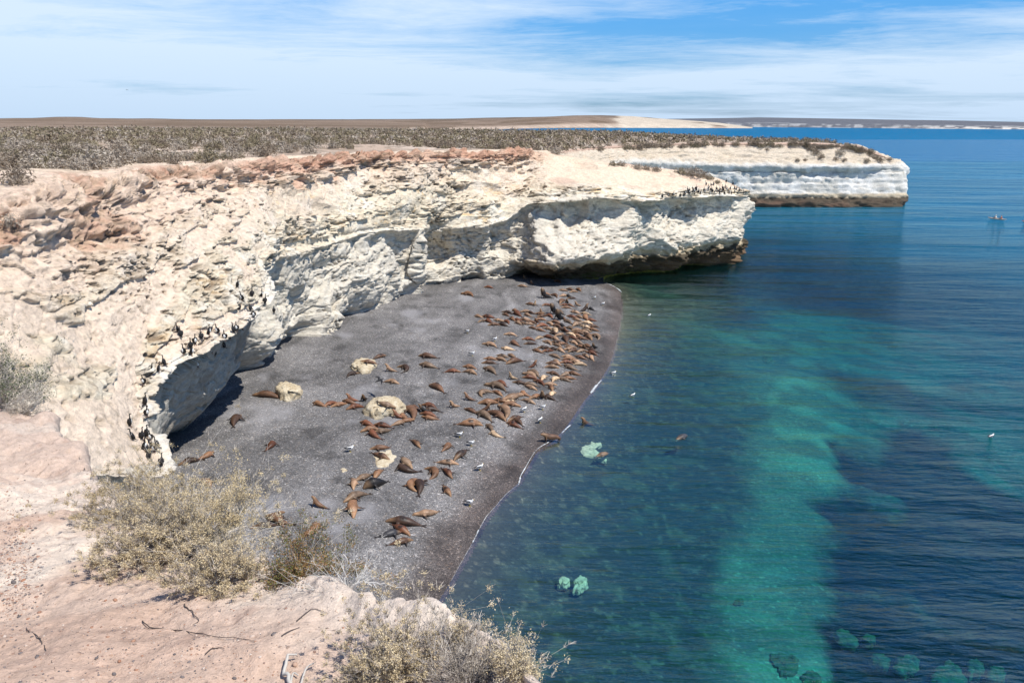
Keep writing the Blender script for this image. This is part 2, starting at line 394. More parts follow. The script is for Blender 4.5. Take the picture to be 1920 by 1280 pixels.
    return A2, dict(dig=np.clip(-d * .6 + .3, 0, 1), crust=crust_m, apron=apron, head=head, smooth=nearsm, rub=rub, d=d, hollow=hollow, holes=holes, fleck=fleck)
def mixc(a, b, t): return a * (1 - t[..., None]) + np.asarray(b) * t[..., None]
def col_main(A, V, U, aux, A0):
    P = A; n1 = fbm(P, .5, 4, s=200); n2 = fbm(P, (1.6, 1.6, 2.5), 4, s=210); n3 = fbm(P, (.16, .16, .3), 3, s=220)
    c = np.ones(A.shape) * np.array([.66, .59, .475])
    c = mixc(c, (.70, .655, .575), sst(.45, .65, n1))
    c = mixc(c, (.60, .50, .38), sst(.56, .74, n2) * .6)
    c = mixc(c, (.60, .57, .515), sst(5.2, 6.8, V) * .75)                  # greyer white below
    och = sst(.60, .72, fbm(P, (.35, .35, .6), 4, s=231)) * sst(2.8, 3.6, V) * sst(6.4, 5.6, V)
    c = mixc(c, (.72, .48, .22), och * .55 * sst(.45, .62, n2))
    pink = sst(3.2, 2.75, V + (n1 - .5) * 1.5) * sst(1.3, 1.9, V) 
    c = mixc(c, (.54, .335, .25), pink * .78)
    c = mixc(c, (.66, .51, .42), sst(4.6, 2.9, V + (n3 - .5) * 2) * (1 - pink) * .55)
    red = sst(2.95, 2.5, V + (n1 - .5) * 1.2) * sst(1.9, 2.15, V) * sst(.42, .58, n3 * .6 + n1 * .4)
    c = mixc(c, (.40, .20, .13), red * .55)
    c = mixc(c, (.70, .58, .46), sst(2.0, 1.6, V + (n1 - .5) * .6) * .9)      # pale dusty plateau lip
    c = mixc(c, (.66, .54, .43), aux['apron'] * .85)
    c = mixc(c, (.47, .33, .27), aux['apron'] * sst(.55, .68, n3) * .6)
    c = mixc(c, (.70, .57, .47), aux['smooth'] * .8)
    # brown crusts where the hard layer sticks out
    c = mixc(c, (.50, .41, .31), aux['crust'] * sst(.40, .60, n2) * .35)
    c = mixc(c, (.20, .15, .11), aux['crust'] * aux['holes'] * .8)
    c = mixc(c, (.26, .22, .17), aux['fleck'] * .6)
    c = mixc(c, (.33, .325, .31), aux['hollow'] * .8)  # grey staining, darkened further so the colour imitates the hollow's shade
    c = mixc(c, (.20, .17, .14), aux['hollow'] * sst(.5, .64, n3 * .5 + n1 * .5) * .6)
    c = mixc(c, (.30, .24, .18), sst(.64, .74, fbm(P, (2.5, 2.5, 3.5), 3, s=240)) * .5 * (1 - aux['apron']))
    # guano round the nesting ledges
    g = np.exp(-((V - 5.75) / .42) ** 2) * (sst(3.4, 4.6, U) * sst(14.8, 13.2, U) + sst(29.5, 31, U)) * sst(.38, .5, n1)
    c = mixc(c, (.74, .72, .68), g * .85 * sst(.36, .56, n2))
    # tide marks
    z = A[..., 2] + (n1 - .5) * 1.0
    hd = sst(24.5, 27.0, U)
    c = mixc(c, (.50, .40, .26), sst(4.5, 3.9, z) * hd * .8)
    c = mixc(c, (.045, .036, .026), sst(3.7, 3.1, z + (n2 - .5) * 1.2) * hd * .93)
    c = mixc(c, (.17, .115, .075), sst(2.5, 1.9, z) * hd * sst(30, 31.5, U) * .85)
    c = mixc(c, (.05, .06, .018), sst(1.5, .9, z) * hd * sst(31, 29.5, U) * sst(.45, .6, n2) * .9)
    c = mixc(c, (.30, .27, .05), sst(.38, .26, A[..., 2]) * sst(-.05, .1, A[..., 2]) * hd * sst(33.5, 32, U) * .8)
    c = mixc(c, (.03, .035, .02), sst(.05, -.1, A[..., 2]) * hd)
    return np.clip(c * [1.12, 1.085, 1.02], 0.01, .80)

def b_rock(n, bs, o):
    tcn = n.n('ShaderNodeTexCoord').outputs['Object']
    col = n.n('ShaderNodeAttribute', attribute_name='Col').outputs['Color']
    f1 = n.noise(tcn, 3.5, 6, .65); f2 = n.noise(n.map(tcn, (1, 1, 3.0)), 1.3, 7, .7)
    k = n.n('ShaderNodeMapRange', {0: f1, 1: .3, 2: .72, 3: .76, 4: 1.16}).outputs[0]
    k2 = n.n('ShaderNodeMapRange', {0: f2, 1: .35, 2: .6, 3: .86, 4: 1.08}).outputs[0]
    kk = n.math('MULTIPLY', k, k2)
    n.link(n.mix(1, col, n.n('ShaderNodeCombineColor', {0: kk, 1: kk, 2: kk}).outputs[0], 'MULTIPLY'), bs.inputs['Base Color'])
    bh = n.math('ADD', n.math('MULTIPLY', f1, .5), n.math('ADD', n.noise(n.map(tcn, (1, 1, 2.2)), 9, 5, .7), f2))
    bp = n.n('ShaderNodeBump', {'Height': bh, 'Strength': .75, 'Distance': .22})
    n.link(bp.outputs[0], bs.inputs['Normal'])
M_rock = material('cliff_rock', b_rock, .95, .12)
NQ = 1.0
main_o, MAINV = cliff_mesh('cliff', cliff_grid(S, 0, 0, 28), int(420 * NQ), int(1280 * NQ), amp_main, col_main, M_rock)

# far headland
FS = [
 st((1035,288,140),None,(1040,296,136),(1050,310,134),(1055,330,132),(1060,380,150),(1065,400,165),(1070,418),0),
 st((1085,281,175),None,(1090,292,172),(1100,305,170),(1110,325,170),(1115,370,172),(1120,400,178),(1125,412),0),
 st((1150,276,205),None,(1152,285,203),(1155,298,201),(1160,308,200),(1160,325,201),(1160,370,202),(1160,398),0),
 st((1230,272,218),None,(1232,281,216),(1235,296,214.5),(1240,306,213),(1240,318,215),(1240,366,215),(1240,391),0),
 st((1310,270,224),None,(1312,281,222),(1315,298,220),(1320,309,219),(1320,321,221.5),(1320,366,221),(1320,389),0),
 st((1380,269.5,228),None,(1382,283,226),(1385,300,224),(1390,311,222.5),(1390,322,225),(1390,366,224),(1390,388.5),0),
 st((1430,269.5,229),None,(1432,284,227),(1432,301,225),(1434,311,223),(1434,322,226),(1434,366,225),(1434,388.5),0),
 st((1470,269.5,230),None,(1472,285,228),(1472,302,226),(1474,312,224),(1474,323,226.5),(1474,366,225.5),(1474,388.5),0),
 st((1520,269,231),None,(1522,286,229),(1524,303,227),(1526,312,225),(1526,323,227.5),(1526,366,226.5),(1526,388.5),0),
 st((1570,272,232),None,(1572,288,230),(1574,303,228),(1576,312,226),(1576,323,228),(1576,366,227),(1576,388.5),0),
 st((1615,280,233),None,(1618,292,231.5),(1622,304,229.5),(1626,312,227.5),(1626,322,229),(1628,366,228),(1628,388.5),0),
 st((1645,290,234),None,(1650,298,233),(1658,305,231.5),(1665,311,230),(1666,322,230.5),(1670,364,229.5),(1670,388.5),0),
 st((1662,296,238),None,(1672,301,236),(1682,305,234.5),(1689,310,233.5),(1691,322,233.5),(1697,362,233),(1692,387),0),
 st((1655,294,246),None,(1668,300,246),(1680,305,246),(1686,309,246),(1688,322,246),(1690,355,246),(1688,380),0),
 st((1640,286,262),None,(1650,290,263),(1658,296,264),(1662,302,265),(1664,320,265),(1666,350,265),(1665,368),0),
 st((1600,270,330),None,(1605,272,332),(1608,276,334),(1612,280,335),(1612,295,335),(1613,315,335),(1613,336),0),
]
FRIM = np.array([s[0] for s in FS])
def amp_far(A, N, V, U):
    P = A; wf = sst(2.1, 2.9, V)
    ph = P[..., 2] + (fbm(P, .05, 2, s=21) - .5) * 1.2
    strat = fbm(np.stack([P[..., 0] * .03, P[..., 1] * .03, ph * 1.3], -1), 1, 3, s=330) - .5
    butt = fbm(P, (.10, .10, .02), 3, s=340, ridge=True) - .5
    up = sst(6.0, 5.2, V)
    d = wf * (strat * .9 + butt * 1.3 * (1 - .3 * up) + (fbm(P, (.3, .3, .5), 4, s=350, ridge=True) - .55) * (.7 + .8 * up) + facets(P, (.22, .22, .3), s=351)[0] * .45 + facets(P, (.6, .6, .9), s=357)[0] * .28 + (fbm(P, (1, 1, 1.6), 3, s=356, ridge=True) - .5) * .5)
    tide = sst(3.4, 2.6, P[..., 2]); d += tide * ((fbm(P, (.3, .3, .5), 3, s=360, ridge=True) - .5) * 1.5 - .5)
    d *= .32 + .68 * sst(3.2, 5.4, V)
    d += np.exp(-((V - 7.0) / .6) ** 2) * 2.0 * sst(.30, .62, fbm(P, (.06, .06, .06), 3, s=361))
    A2 = A + N * d[..., None]; A2[..., 2] += (1 - wf) * (fbm(P, .15, 3, s=8) - .5) * .5
    side = N.copy(); side[..., 2] = 0; side /= np.linalg.norm(side, axis=-1, keepdims=True) + 1e-6
    A2 += side * (np.exp(-((V - 6.0) / .2) ** 2) * .35 * sst(.4, .65, fbm(P, (.12, .12, .12), 3, s=111)))[..., None]
    return A2, dict(dig=np.clip(-d * .5 + .3, 0, 1), up=up)
def col_far(A, V, U, aux, A0):
    P = A; n1 = fbm(P, .2, 4, s=400); n2 = fbm(P, (.8, .8, 1.4), 4, s=410)
    c = np.ones(A.shape) * np.array([.60, .57, .51])
    c = mixc(c, (.68, .66, .62), sst(.42, .6, n1))
    c = mixc(c, (.60, .49, .36), sst(6.1, 5.4, V) * .8)
    c = mixc(c, (.50, .32, .24), sst(3.7, 2.4, V + (n1 - .5) * 2.2) * .75)
    c = mixc(c, (.60, .48, .38), sst(1.8, 1.4, V))
    c = mixc(c, (.33, .28, .20), sst(.62, .75, n2) * .5)
    z = P[..., 2] + (n2 - .5) * .5
    c = mixc(c, (.47, .37, .24), sst(3.9, 3.4, z) * .8)
    c = mixc(c, (.045, .034, .026), sst(2.7, 2.4, z) * .9)
    c = mixc(c, (.14, .09, .065), sst(2.1, 1.5, z) * sst(.4, .6, n1) * .8)
    return np.clip(c, .01, .95)
far_o, _ = cliff_mesh('far_cliff', cliff_grid(FS, 0, 0, 99), 160, 500, amp_far, col_far, M_rock)

# ------------------------------------------------------------------ plateau
PP = [tuple(p[:2]) for p in RIM[:29]] + [tuple(p[:2]) for p in FRIM] + [(150, 420), (110, 475), (40, 480), (-25, 470), (-60, 560), (-900, 1400), (-1500, 300), (-300, -60), (-30, 10)]
RIMLINE = [tuple(p[:2]) for p in RIM[:29]] + [tuple(p[:2]) for p in FRIM] + [(150, 420), (110, 475), (40, 480), (-25, 470)]
RZ = [p[2] for p in RIM[:29]] + [p[2] for p in FRIM] + [16.5, 17, 17.4, 17.6]
def rim_dz(X, Y):
    best = np.full(X.shape, 1e9); bz = np.zeros(X.shape)
    for i in range(len(RIMLINE) - 1):
        ax, ay = RIMLINE[i]; bx, by = RIMLINE[i + 1]; vx, vy = bx - ax, by - ay
        t = np.clip(((X - ax) * vx + (Y - ay) * vy) / (vx * vx + vy * vy + 1e-9), 0, 1); d_ = np.hypot(X - ax - t * vx, Y - ay - t * vy)
        m_ = d_ < best; best = np.where(m_, d_, best); bz = np.where(m_, RZ[i] * (1 - t) + RZ[i + 1] * t, bz)
    return best, bz
def plateau_z(X, Y):
    d, rz_ = rim_dz(X, Y); P = np.stack([X, Y, 0 * X], -1)
    z = 18.05 + (fbm(P, .03, 3, s=500) - .5) * 1.2 * np.clip(d / 30, 0, 1) + (fbm(P, .25, 3, s=505) - .5) * .3
    tip = sst(150, 235, Y) * sst(40, 110, X); z = z - tip * 2.2 - sst(260, 480, Y) * sst(-40, 80, X) * .5
    z = z + np.clip(-X - 60, 0, 600) * .0012
    z = np.minimum(z, rz_ + .1 + .03 * d + (fbm(P, .25, 3, s=506) - .5) * .3)
    return z - np.clip(6 - d, 0, 6) * .12
pys = np.concatenate([np.linspace(240.5, 262, 80), np.linspace(262.8, 420, 160)]); pxs = np.linspace(-600, 1760, 420)
gx, gy = np.meshgrid(pxs, pys)
hz = 240.9 - (1920 - gx) * .00873
P0 = Z(gx, np.maximum(gy, hz + 2.2), 18.0); X, Y = P0[..., 0], P0[..., 1]
dd = np.hypot(X, Y); k = np.minimum(1, 1500 / dd); X = X * k; Y = Y * k
ins = inpoly(X, Y, PP) & (dd < 1490)
zz = plateau_z(X, Y); 
P0 = np.stack([X, Y, zz], -1)
q = gridfaces(len(pys), len(pxs)); Yf = Y.reshape(-1)[q].max(1); inq = ins.reshape(-1)[q]; q = q[np.where(Yf > 120, inq.all(1), inq.any(1))]
Pn = np.stack([X, Y, 0 * X], -1)
n1 = fbm(Pn, .12, 4, s=520); n2 = fbm(Pn, .6, 3, s=522)
c = np.ones(P0.shape) * np.array([.50, .38, .29]); c = mixc(c, (.62, .50, .40), sst(.45, .65, n1)); c = mixc(c, (.16, .13, .09), sst(.5, .62, n2) * .6)
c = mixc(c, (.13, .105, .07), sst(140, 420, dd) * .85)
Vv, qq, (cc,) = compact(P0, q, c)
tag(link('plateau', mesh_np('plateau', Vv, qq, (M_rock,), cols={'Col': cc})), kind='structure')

# ------------------------------------------------------------------ far land, dunes and the coast across the bay
def polar_land(name, pxa, d0, d1, nr, hfun, cfun, mt):
    na = len(pxa); t = np.linspace(0, 1, nr)[:, None] ** 1.6
    dist = d0[None] * (1 - t) + d1[None] * t
    az = np.arctan((pxa - 960) / F)[None] * np.ones((nr, 1))
    X = np.tan(az) * dist; Y = dist.copy()
    s = (dist - d0[None])
    z, = (hfun(X, Y, s, pxa[None] + 0 * X),)
    P = np.stack([X, Y, z], -1)
    o = link(name, mesh_np(name, P, gridfaces(nr, na), (mt,), cols={'Col': cfun(X, Y, z, s, pxa[None] + 0 * X)})); tag(o, kind='structure'); return o
def b_land(n, bs, o):
    g = n.n('ShaderNodeTexCoord').outputs['Object']
    col = n.n('ShaderNodeAttribute', attribute_name='Col').outputs['Color']
    f = n.noise(g, .09, 6, .75); f2 = n.noise(g, .011, 5, .7)
    k = n.math('MULTIPLY', n.n('ShaderNodeMapRange', {0: f, 1: .35, 2: .65, 3: .65, 4: 1.35}).outputs[0], n.n('ShaderNodeMapRange', {0: f2, 1: .35, 2: .65, 3: .8, 4: 1.2}).outputs[0])
    n.link(n.mix(1, col, n.n('ShaderNodeCombineColor', {0: k, 1: k, 2: k}).outputs[0], 'MULTIPLY'), bs.inputs['Base Color'])
M_land = material('steppe', b_land, 1.0, .05)
pa = np.linspace(-700, 1392, 420)
d0 = np.interp(pa, [-700, 560, 760, 870, 1000, 1140, 1392], [380, 420, 470, 2600, 4300, 6200, 8200])
d1 = np.interp(pa, [-700, 1392], [15000, 15000]) * 1.0
hillpx = np.array([-700, 0, 90, 130, 180, 215, 260, 300, 330, 380, 410, 600, 690, 800, 1000, 1140, 1180, 1260, 1330, 1380, 1392])
hilltop = np.array([40, 27, 45, 60, 63, 50, 46, 52, 47, 46, 47, 60, 66, 76, 114, 127, 122, 92, 60, 16, 0])
def hf(X, Y, s, px):
    P = np.stack([X * .002, Y * .0007, 0 * X], -1)
    base = np.where(px < 800, 16.6, 0.0) * sst(860, 760, px)
    tops = np.interp(px, hillpx, hilltop) + (fbm(np.stack([px * .02, Y * .0002, 0 * X], -1), 1, 4, s=610) - .5) * 8 * sst(1392, 1200, px)
    g = sst(0, 1, np.clip((Y - 5000) / 6500, 0, 1)); g2 = np.clip(s / 3500, 0, 1) ** .7
    near = base + (1 - sst(860, 760, px)) * np.minimum(s * .03, 14 * sst(1392, 1250, px))
    gg = sst(900, 1130, px); h = near + (tops - near) * (g * (1 - gg) + g2 * gg)
    return h + (fbm(P, 3, 3, s=620) - .5) * 3 * np.clip((s - 300) / 1500, 0, 1)
def cf_(X, Y, z, s, px):
    P = np.stack([X * .001, Y * .0004, 0 * X], -1); n1 = fbm(P, 4, 5, s=630); n4 = fbm(np.stack([px * .03, Y * .0012, 0 * X], -1), 1, 5, s=633)
    c = np.ones(X.shape + (3,)) * np.array([.155, .112, .078])
    c = mixc(c, (.21, .155, .115), sst(.45, .6, n1))
    c = mixc(c, (.11, .095, .085), sst(7000, 11000, Y) * .6)
    beach = sst(.0, 20, s + 1) * sst(450, 180, s) * sst(540, 820, px)
    c = mixc(c, (.42, .33, .26), beach * .85)
    dune = sst(1125, 1160, px + (n4 - .5) * 120) * sst(.30, .42, n4)
    c = mixc(c, (.50, .43, .34), dune * .9)
    return c
polar_land('far_plain', pa, d0, d1, 90, hf, cf_, M_land)
pb = np.linspace(960, 2500, 500)
def hf2(X, Y, s, px):
    edge = (fbm(np.stack([px * .012, 0 * px, 0 * px], -1), 1, 3, s=640) - .5)
    top = np.interp(px, [1000, 1100, 1400, 1700, 1920, 2500], [10, 150, 262, 232, 200, 170]) + edge * 18 * sst(1050, 1150, px)
    return top * (.30 * sst(0, 150, s) + .10 * sst(300, 2500, s) + .60 * sst(2500, 7500, s))
def cf2(X, Y, z, s, px):
    n1 = fbm(np.stack([px * .06, z * .05, s * .0008], -1), 1, 4, s=650)
    c = np.ones(X.shape + (3,)) * np.array([.115, .12, .135])  # muted bluish grey paints the distance haze into the coast's colour
    c = mixc(c, (.28, .28, .28), sst(.52, .60, n1) * sst(3200, 600, s))
    c = mixc(c, (.50, .47, .42), sst(120, 40, s) * sst(1620, 1800, px) * sst(.4, .5, n1))
    return c
polar_land('far_coast', pb, np.full(500, 17000.), np.full(500, 27000.), 60, hf2, cf2, M_land)

# ------------------------------------------------------------------ beach and sea bed
pys = 640 + 900 * np.sign(np.linspace(-.46, 1, 560)) * np.abs(np.linspace(-.46, 1, 560)) ** 1.0
pys = np.concatenate([np.linspace(262, 480, 90), np.linspace(482, 1500, 380)]); pxs = np.linspace(-150, 2150, 620)
gx, gy = np.meshgrid(pxs, pys); P0 = Z(gx, gy, 0.6); X, Y = P0[..., 0], P0[..., 1]
dw = distpoly(X, Y, WL); land = inpoly(X, Y, LANDPOLY)
zz = ground(X, Y); sgn = np.where(land, dw, -dw)
P0 = np.stack([X, Y, zz], -1)
def bead(n, bs, o):
    g = n.n('ShaderNodeTexCoord').outputs['Object']
    vo = n.n('ShaderNodeTexVoronoi', {'Vector': g, 'Scale': 11.0, 'Randomness': 1.0}); vo2 = n.n('ShaderNodeTexVoronoi', {'Vector': g, 'Scale': 29.0})
    big_ = n.noise(g, .22, 5, .6); ft = n.noise(g, 5.0, 5, .75)
    stone = n.ramp(n.n('ShaderNodeSeparateColor', {0: vo.outputs['Color']}).outputs[0], [(0, (.050, .048, .046)), (.45, (.105, .100, .094)), (.8, (.155, .148, .14)), (.93, (.22, .18, .14)), (.975, (.40, .38, .35))])
    stone2 = n.ramp(n.n('ShaderNodeSeparateColor', {0: vo2.outputs['Color']}).outputs[1], [(0, (.055, .052, .05)), (.5, (.11, .105, .10)), (.9, (.175, .168, .16)), (.985, (.45, .43, .40))])
    cc_ = n.mix(n.ramp(ft, [(.4, 0.0), (.6, 1.0)]), stone, stone2)
    wet = n.n('ShaderNodeAttribute', attribute_name='wet').outputs['Fac']
    k = n.n('ShaderNodeMapRange', {0: big_, 1: .3, 2: .7, 3: .90, 4: 1.5}).outputs[0]
    dry = n.mix(1, cc_, n.n('ShaderNodeCombineColor', {0: k, 1: k, 2: n.math('MULTIPLY', k, 1.04)}).outputs[0], 'MULTIPLY')
    dr = n.math('ADD', 1.0, n.n('ShaderNodeAttribute', attribute_name='drift').outputs['Fac'])
    dry = n.mix(1, dry, n.n('ShaderNodeCombineColor', {0: dr, 1: dr, 2: dr}).outputs[0], 'MULTIPLY')
    wetc = n.mix(1, dry, (.56, .48, .44, 1), 'MULTIPLY')
    c_ = n.mix(wet, dry, wetc)
    gm = n.n('ShaderNodeAttribute', attribute_name='stain').outputs['Fac']
    c_ = n.mix(n.math('MULTIPLY', gm, .55), c_, (.36, .35, .36, 1))
    n.link(c_, bs.inputs['Base Color'])
    n.link(n.n('ShaderNodeMapRange', {0: wet, 3: .9, 4: .62}).outputs[0], bs.inputs['Roughness'])
    bh = n.math('ADD', n.math('MULTIPLY', vo.outputs['Distance'], -1.0), n.math('MULTIPLY', vo2.outputs['Distance'], -.5))
    n.link(n.n('ShaderNodeBump', {'Height': bh, 'Strength': .9, 'Distance': .05}).outputs[0], bs.inputs['Normal'])
M_beach = material('beach_pebbles', bead, .85, .3)
Pn = np.stack([X, Y, 0 * X], -1)
wet = sst(3.4, .2, sgn + (fbm(Pn, (.5, .5, 1), 5, s=700) - .5) * 3.0)
drift = (fbm(np.stack([sgn * 1.1 + (fbm(Pn, .12, 3, s=715) - .5) * 5, X * .04, Y * .04], -1), 1, 4, .6, s=716) - .5) * 1.1 + (fbm(Pn, .30, 4, .6, s=717) - .5) * .8 - sst(.62, .70, fbm(Pn, (.5, .5, 1), 4, .6, s=718)) * .35
stain = sst(.58, .78, fbm(Pn, (.35, .22, 1), 5, .6, s=710)) * sst(3, 7, sgn) * .8
q = gridfaces(len(pys), len(pxs)); qb = q[((sgn > -.3) & (Y < 135) & (X > -45)).reshape(-1)[q].all(1)]
Vv, qq, (a1, a2, a3) = compact(P0, qb, wet, stain, drift)
tag(link('beach', mesh_np('beach', Vv, qq, (M_beach,), attrs={'wet': a1, 'stain': a2, 'drift': a3})), kind='structure')

# sea bed: pebbles near the shore, then sand, with dark weed beds
def wpoly(pts, z=-3.0): return [tuple(Z(x, y, z)[:2]) for x, y in pts]
def soft(X, Y, poly, soft_m, wob, s, sc=.25):
    ins_ = inpoly(X, Y, poly); d = distpoly(X, Y, poly, True); sd = np.where(ins_, d, -d)
    return sst(-soft_m, soft_m, sd + (fbm(np.stack([X, Y, 0 * X], -1), sc, 5, .6, s=s) - .5) * wob)
sandP = wpoly([(1470,700),(1560,690),(1600,790),(1590,850),(1585,1010),(1560,1100),(1580,1190),(1560,1500),(1360,1500),(1372,1280),(1378,1150),(1400,1000),(1420,880),(1420,780)])
sandQ = wpoly([(1330,640),(1500,560),(1800,560),(2200,640),(2200,1100),(1700,1000),(1560,850),(1400,800)])
weedA = wpoly([(1555,838),(1610,868),(1675,820),(1685,765),(1760,775),(1800,850),(1900,890),(2200,960),(2200,1230),(1950,1180),(1860,1190),(1780,1150),(1700,1085),(1610,1120),(1552,1100),(1545,1050),(1568,1010),(1540,955),(1580,930),(1650,965),(1690,930),(1600,905)])
weedB = wpoly([(1560,1110),(1640,1120),(1760,1150),(1950,1200),(2200,1200),(2200,1500),(1540,1500),(1555,1300),(1535,1195)])
weeds = [weedA, weedB, wpoly([(1440,545),(1500,490),(1590,500),(1680,525),(1780,555),(1700,575),(1560,560),(1480,560)]), wpoly([(1540,700),(1640,680),(1780,700),(1900,745),(1780,760),(1620,735)]),
         wpoly([(1300,585),(1400,580),(1460,600),(1400,625),(1320,615)]), wpoly([(1200,560),(1330,520),(1400,505),(1390,560),(1300,580)])]
sand = np.maximum(soft(X, Y, sandP, 1.6, 3.5, 720, .2), .6 * soft(X, Y, sandQ, 6.0, 14, 721, .06))
sand *= .45 + .6 * sst(.35, .65, fbm(Pn, .35, 4, s=722))
weed = np.zeros(X.shape)
for i, wp in enumerate(weeds):
    dist_scale = 1.0 if i < 2 else 3.0
    weed = np.maximum(weed, soft(X, Y, wp, .9 * dist_scale, 4.2 * dist_scale, 730 + i, .35 / dist_scale) * (1.0 if i < 2 else .75))
n1 = fbm(Pn, .5, 4, s=740)
weed = np.maximum(weed, sst(.60, .72, fbm(Pn, (.035, .07, 1), 4, s=745)) * .7 * sst(75, 110, Y))
rockm = 0 * X + 0 * sst(.60, .66, fbm(Pn, .55, 3, s=750)) * soft(X, Y, weedB, 1.5, 4, 751)
c = np.ones(P0.shape) * np.array([.034, .040, .037])
c = mixc(c, (.052, .056, .042), sst(-5, -.5, sgn))
c = mixc(c, (.075, .085, .06), sst(.5, .7, fbm(Pn, .9, 4, s=760)) * .8)
c = mixc(c, (.20, .19, .13), sst(.70, .78, fbm(Pn, 2.8, 2, s=770)) * .4)
c = mixc(c, (.155, .25, .175), sand)
weedv = weed * (.90 + .1 * sst(.4, .6, fbm(Pn, .9, 4, s=781)))
c = mixc(c, (.004, .008, .010), weedv)
c = mixc(c, (.32, .36, .16), rockm * .8)
zz2 = P0.copy(); zz2[..., 2] += rockm * .9 - weed * .4
qs = q[((sgn < .2) & (Y < 600)).reshape(-1)[q].all(1)]
dep = -zz2[..., 2]
Vv, qq, (cc,) = compact(zz2 - np.array([0, 0, .02]), qs, c)
def b_bed(n, bs, o):
    g = n.n('ShaderNodeTexCoord').outputs['Object']; col = n.n('ShaderNodeAttribute', attribute_name='Col').outputs['Color']
    vo = n.n('ShaderNodeTexVoronoi', {'Vector': g, 'Scale': 7.0}); r_ = n.n('ShaderNodeSeparateColor', {0: vo.outputs['Color']}).outputs[0]
    k = n.ramp(r_, [(0, .8), (.75, 1.05), (.96, 1.25), (1, 1.9)])
    n.link(n.mix(1, col, k, 'MULTIPLY'), bs.inputs['Base Color'])
M_bed = material('sea_bed', b_bed, .9, .1)
tag(link('seabed', mesh_np('seabed', Vv, qq, (M_bed,), cols={'Col': cc})), kind='structure')

# ------------------------------------------------------------------ water: one sheet to the horizon, fresnel reflection over tinted, partly clear water
pys = np.concatenate([np.linspace(262, 480, 90), np.linspace(483, 1600, 230)]); pxs = np.linspace(-400, 2400, 400)
gx, gy = np.meshgrid(pxs, pys); P0 = Z(gx, gy, 0.0); X, Y = P0[..., 0], P0[..., 1]
gz = ground(X, Y); land = inpoly(X, Y, LANDPOLY)
depth = np.clip(-gz, 0, 30); depth = np.maximum(depth, 1.6 * sst(14.0, 21.0, X) * sst(98, 106, Y) * (Y < 200)); depth = np.where(Y > 560, 30, depth)
dsh = distpoly(X, Y, NEARW)
sw = np.sin((X * .30 + Y * .95) * .55 + (fbm(np.stack([X, Y, 0 * X], -1), .03, 3, s=800)) * 9) * .0 * np.clip(dsh / 12, 0, 1)
P0 = np.stack([X, Y, sw + (.0)], -1)
q = gridfaces(len(pys), len(pxs)); q = q[(gz.reshape(-1)[q] < .06).any(1)]
ring = []
Vw, qw, (dpt,) = compact(P0, q, depth)
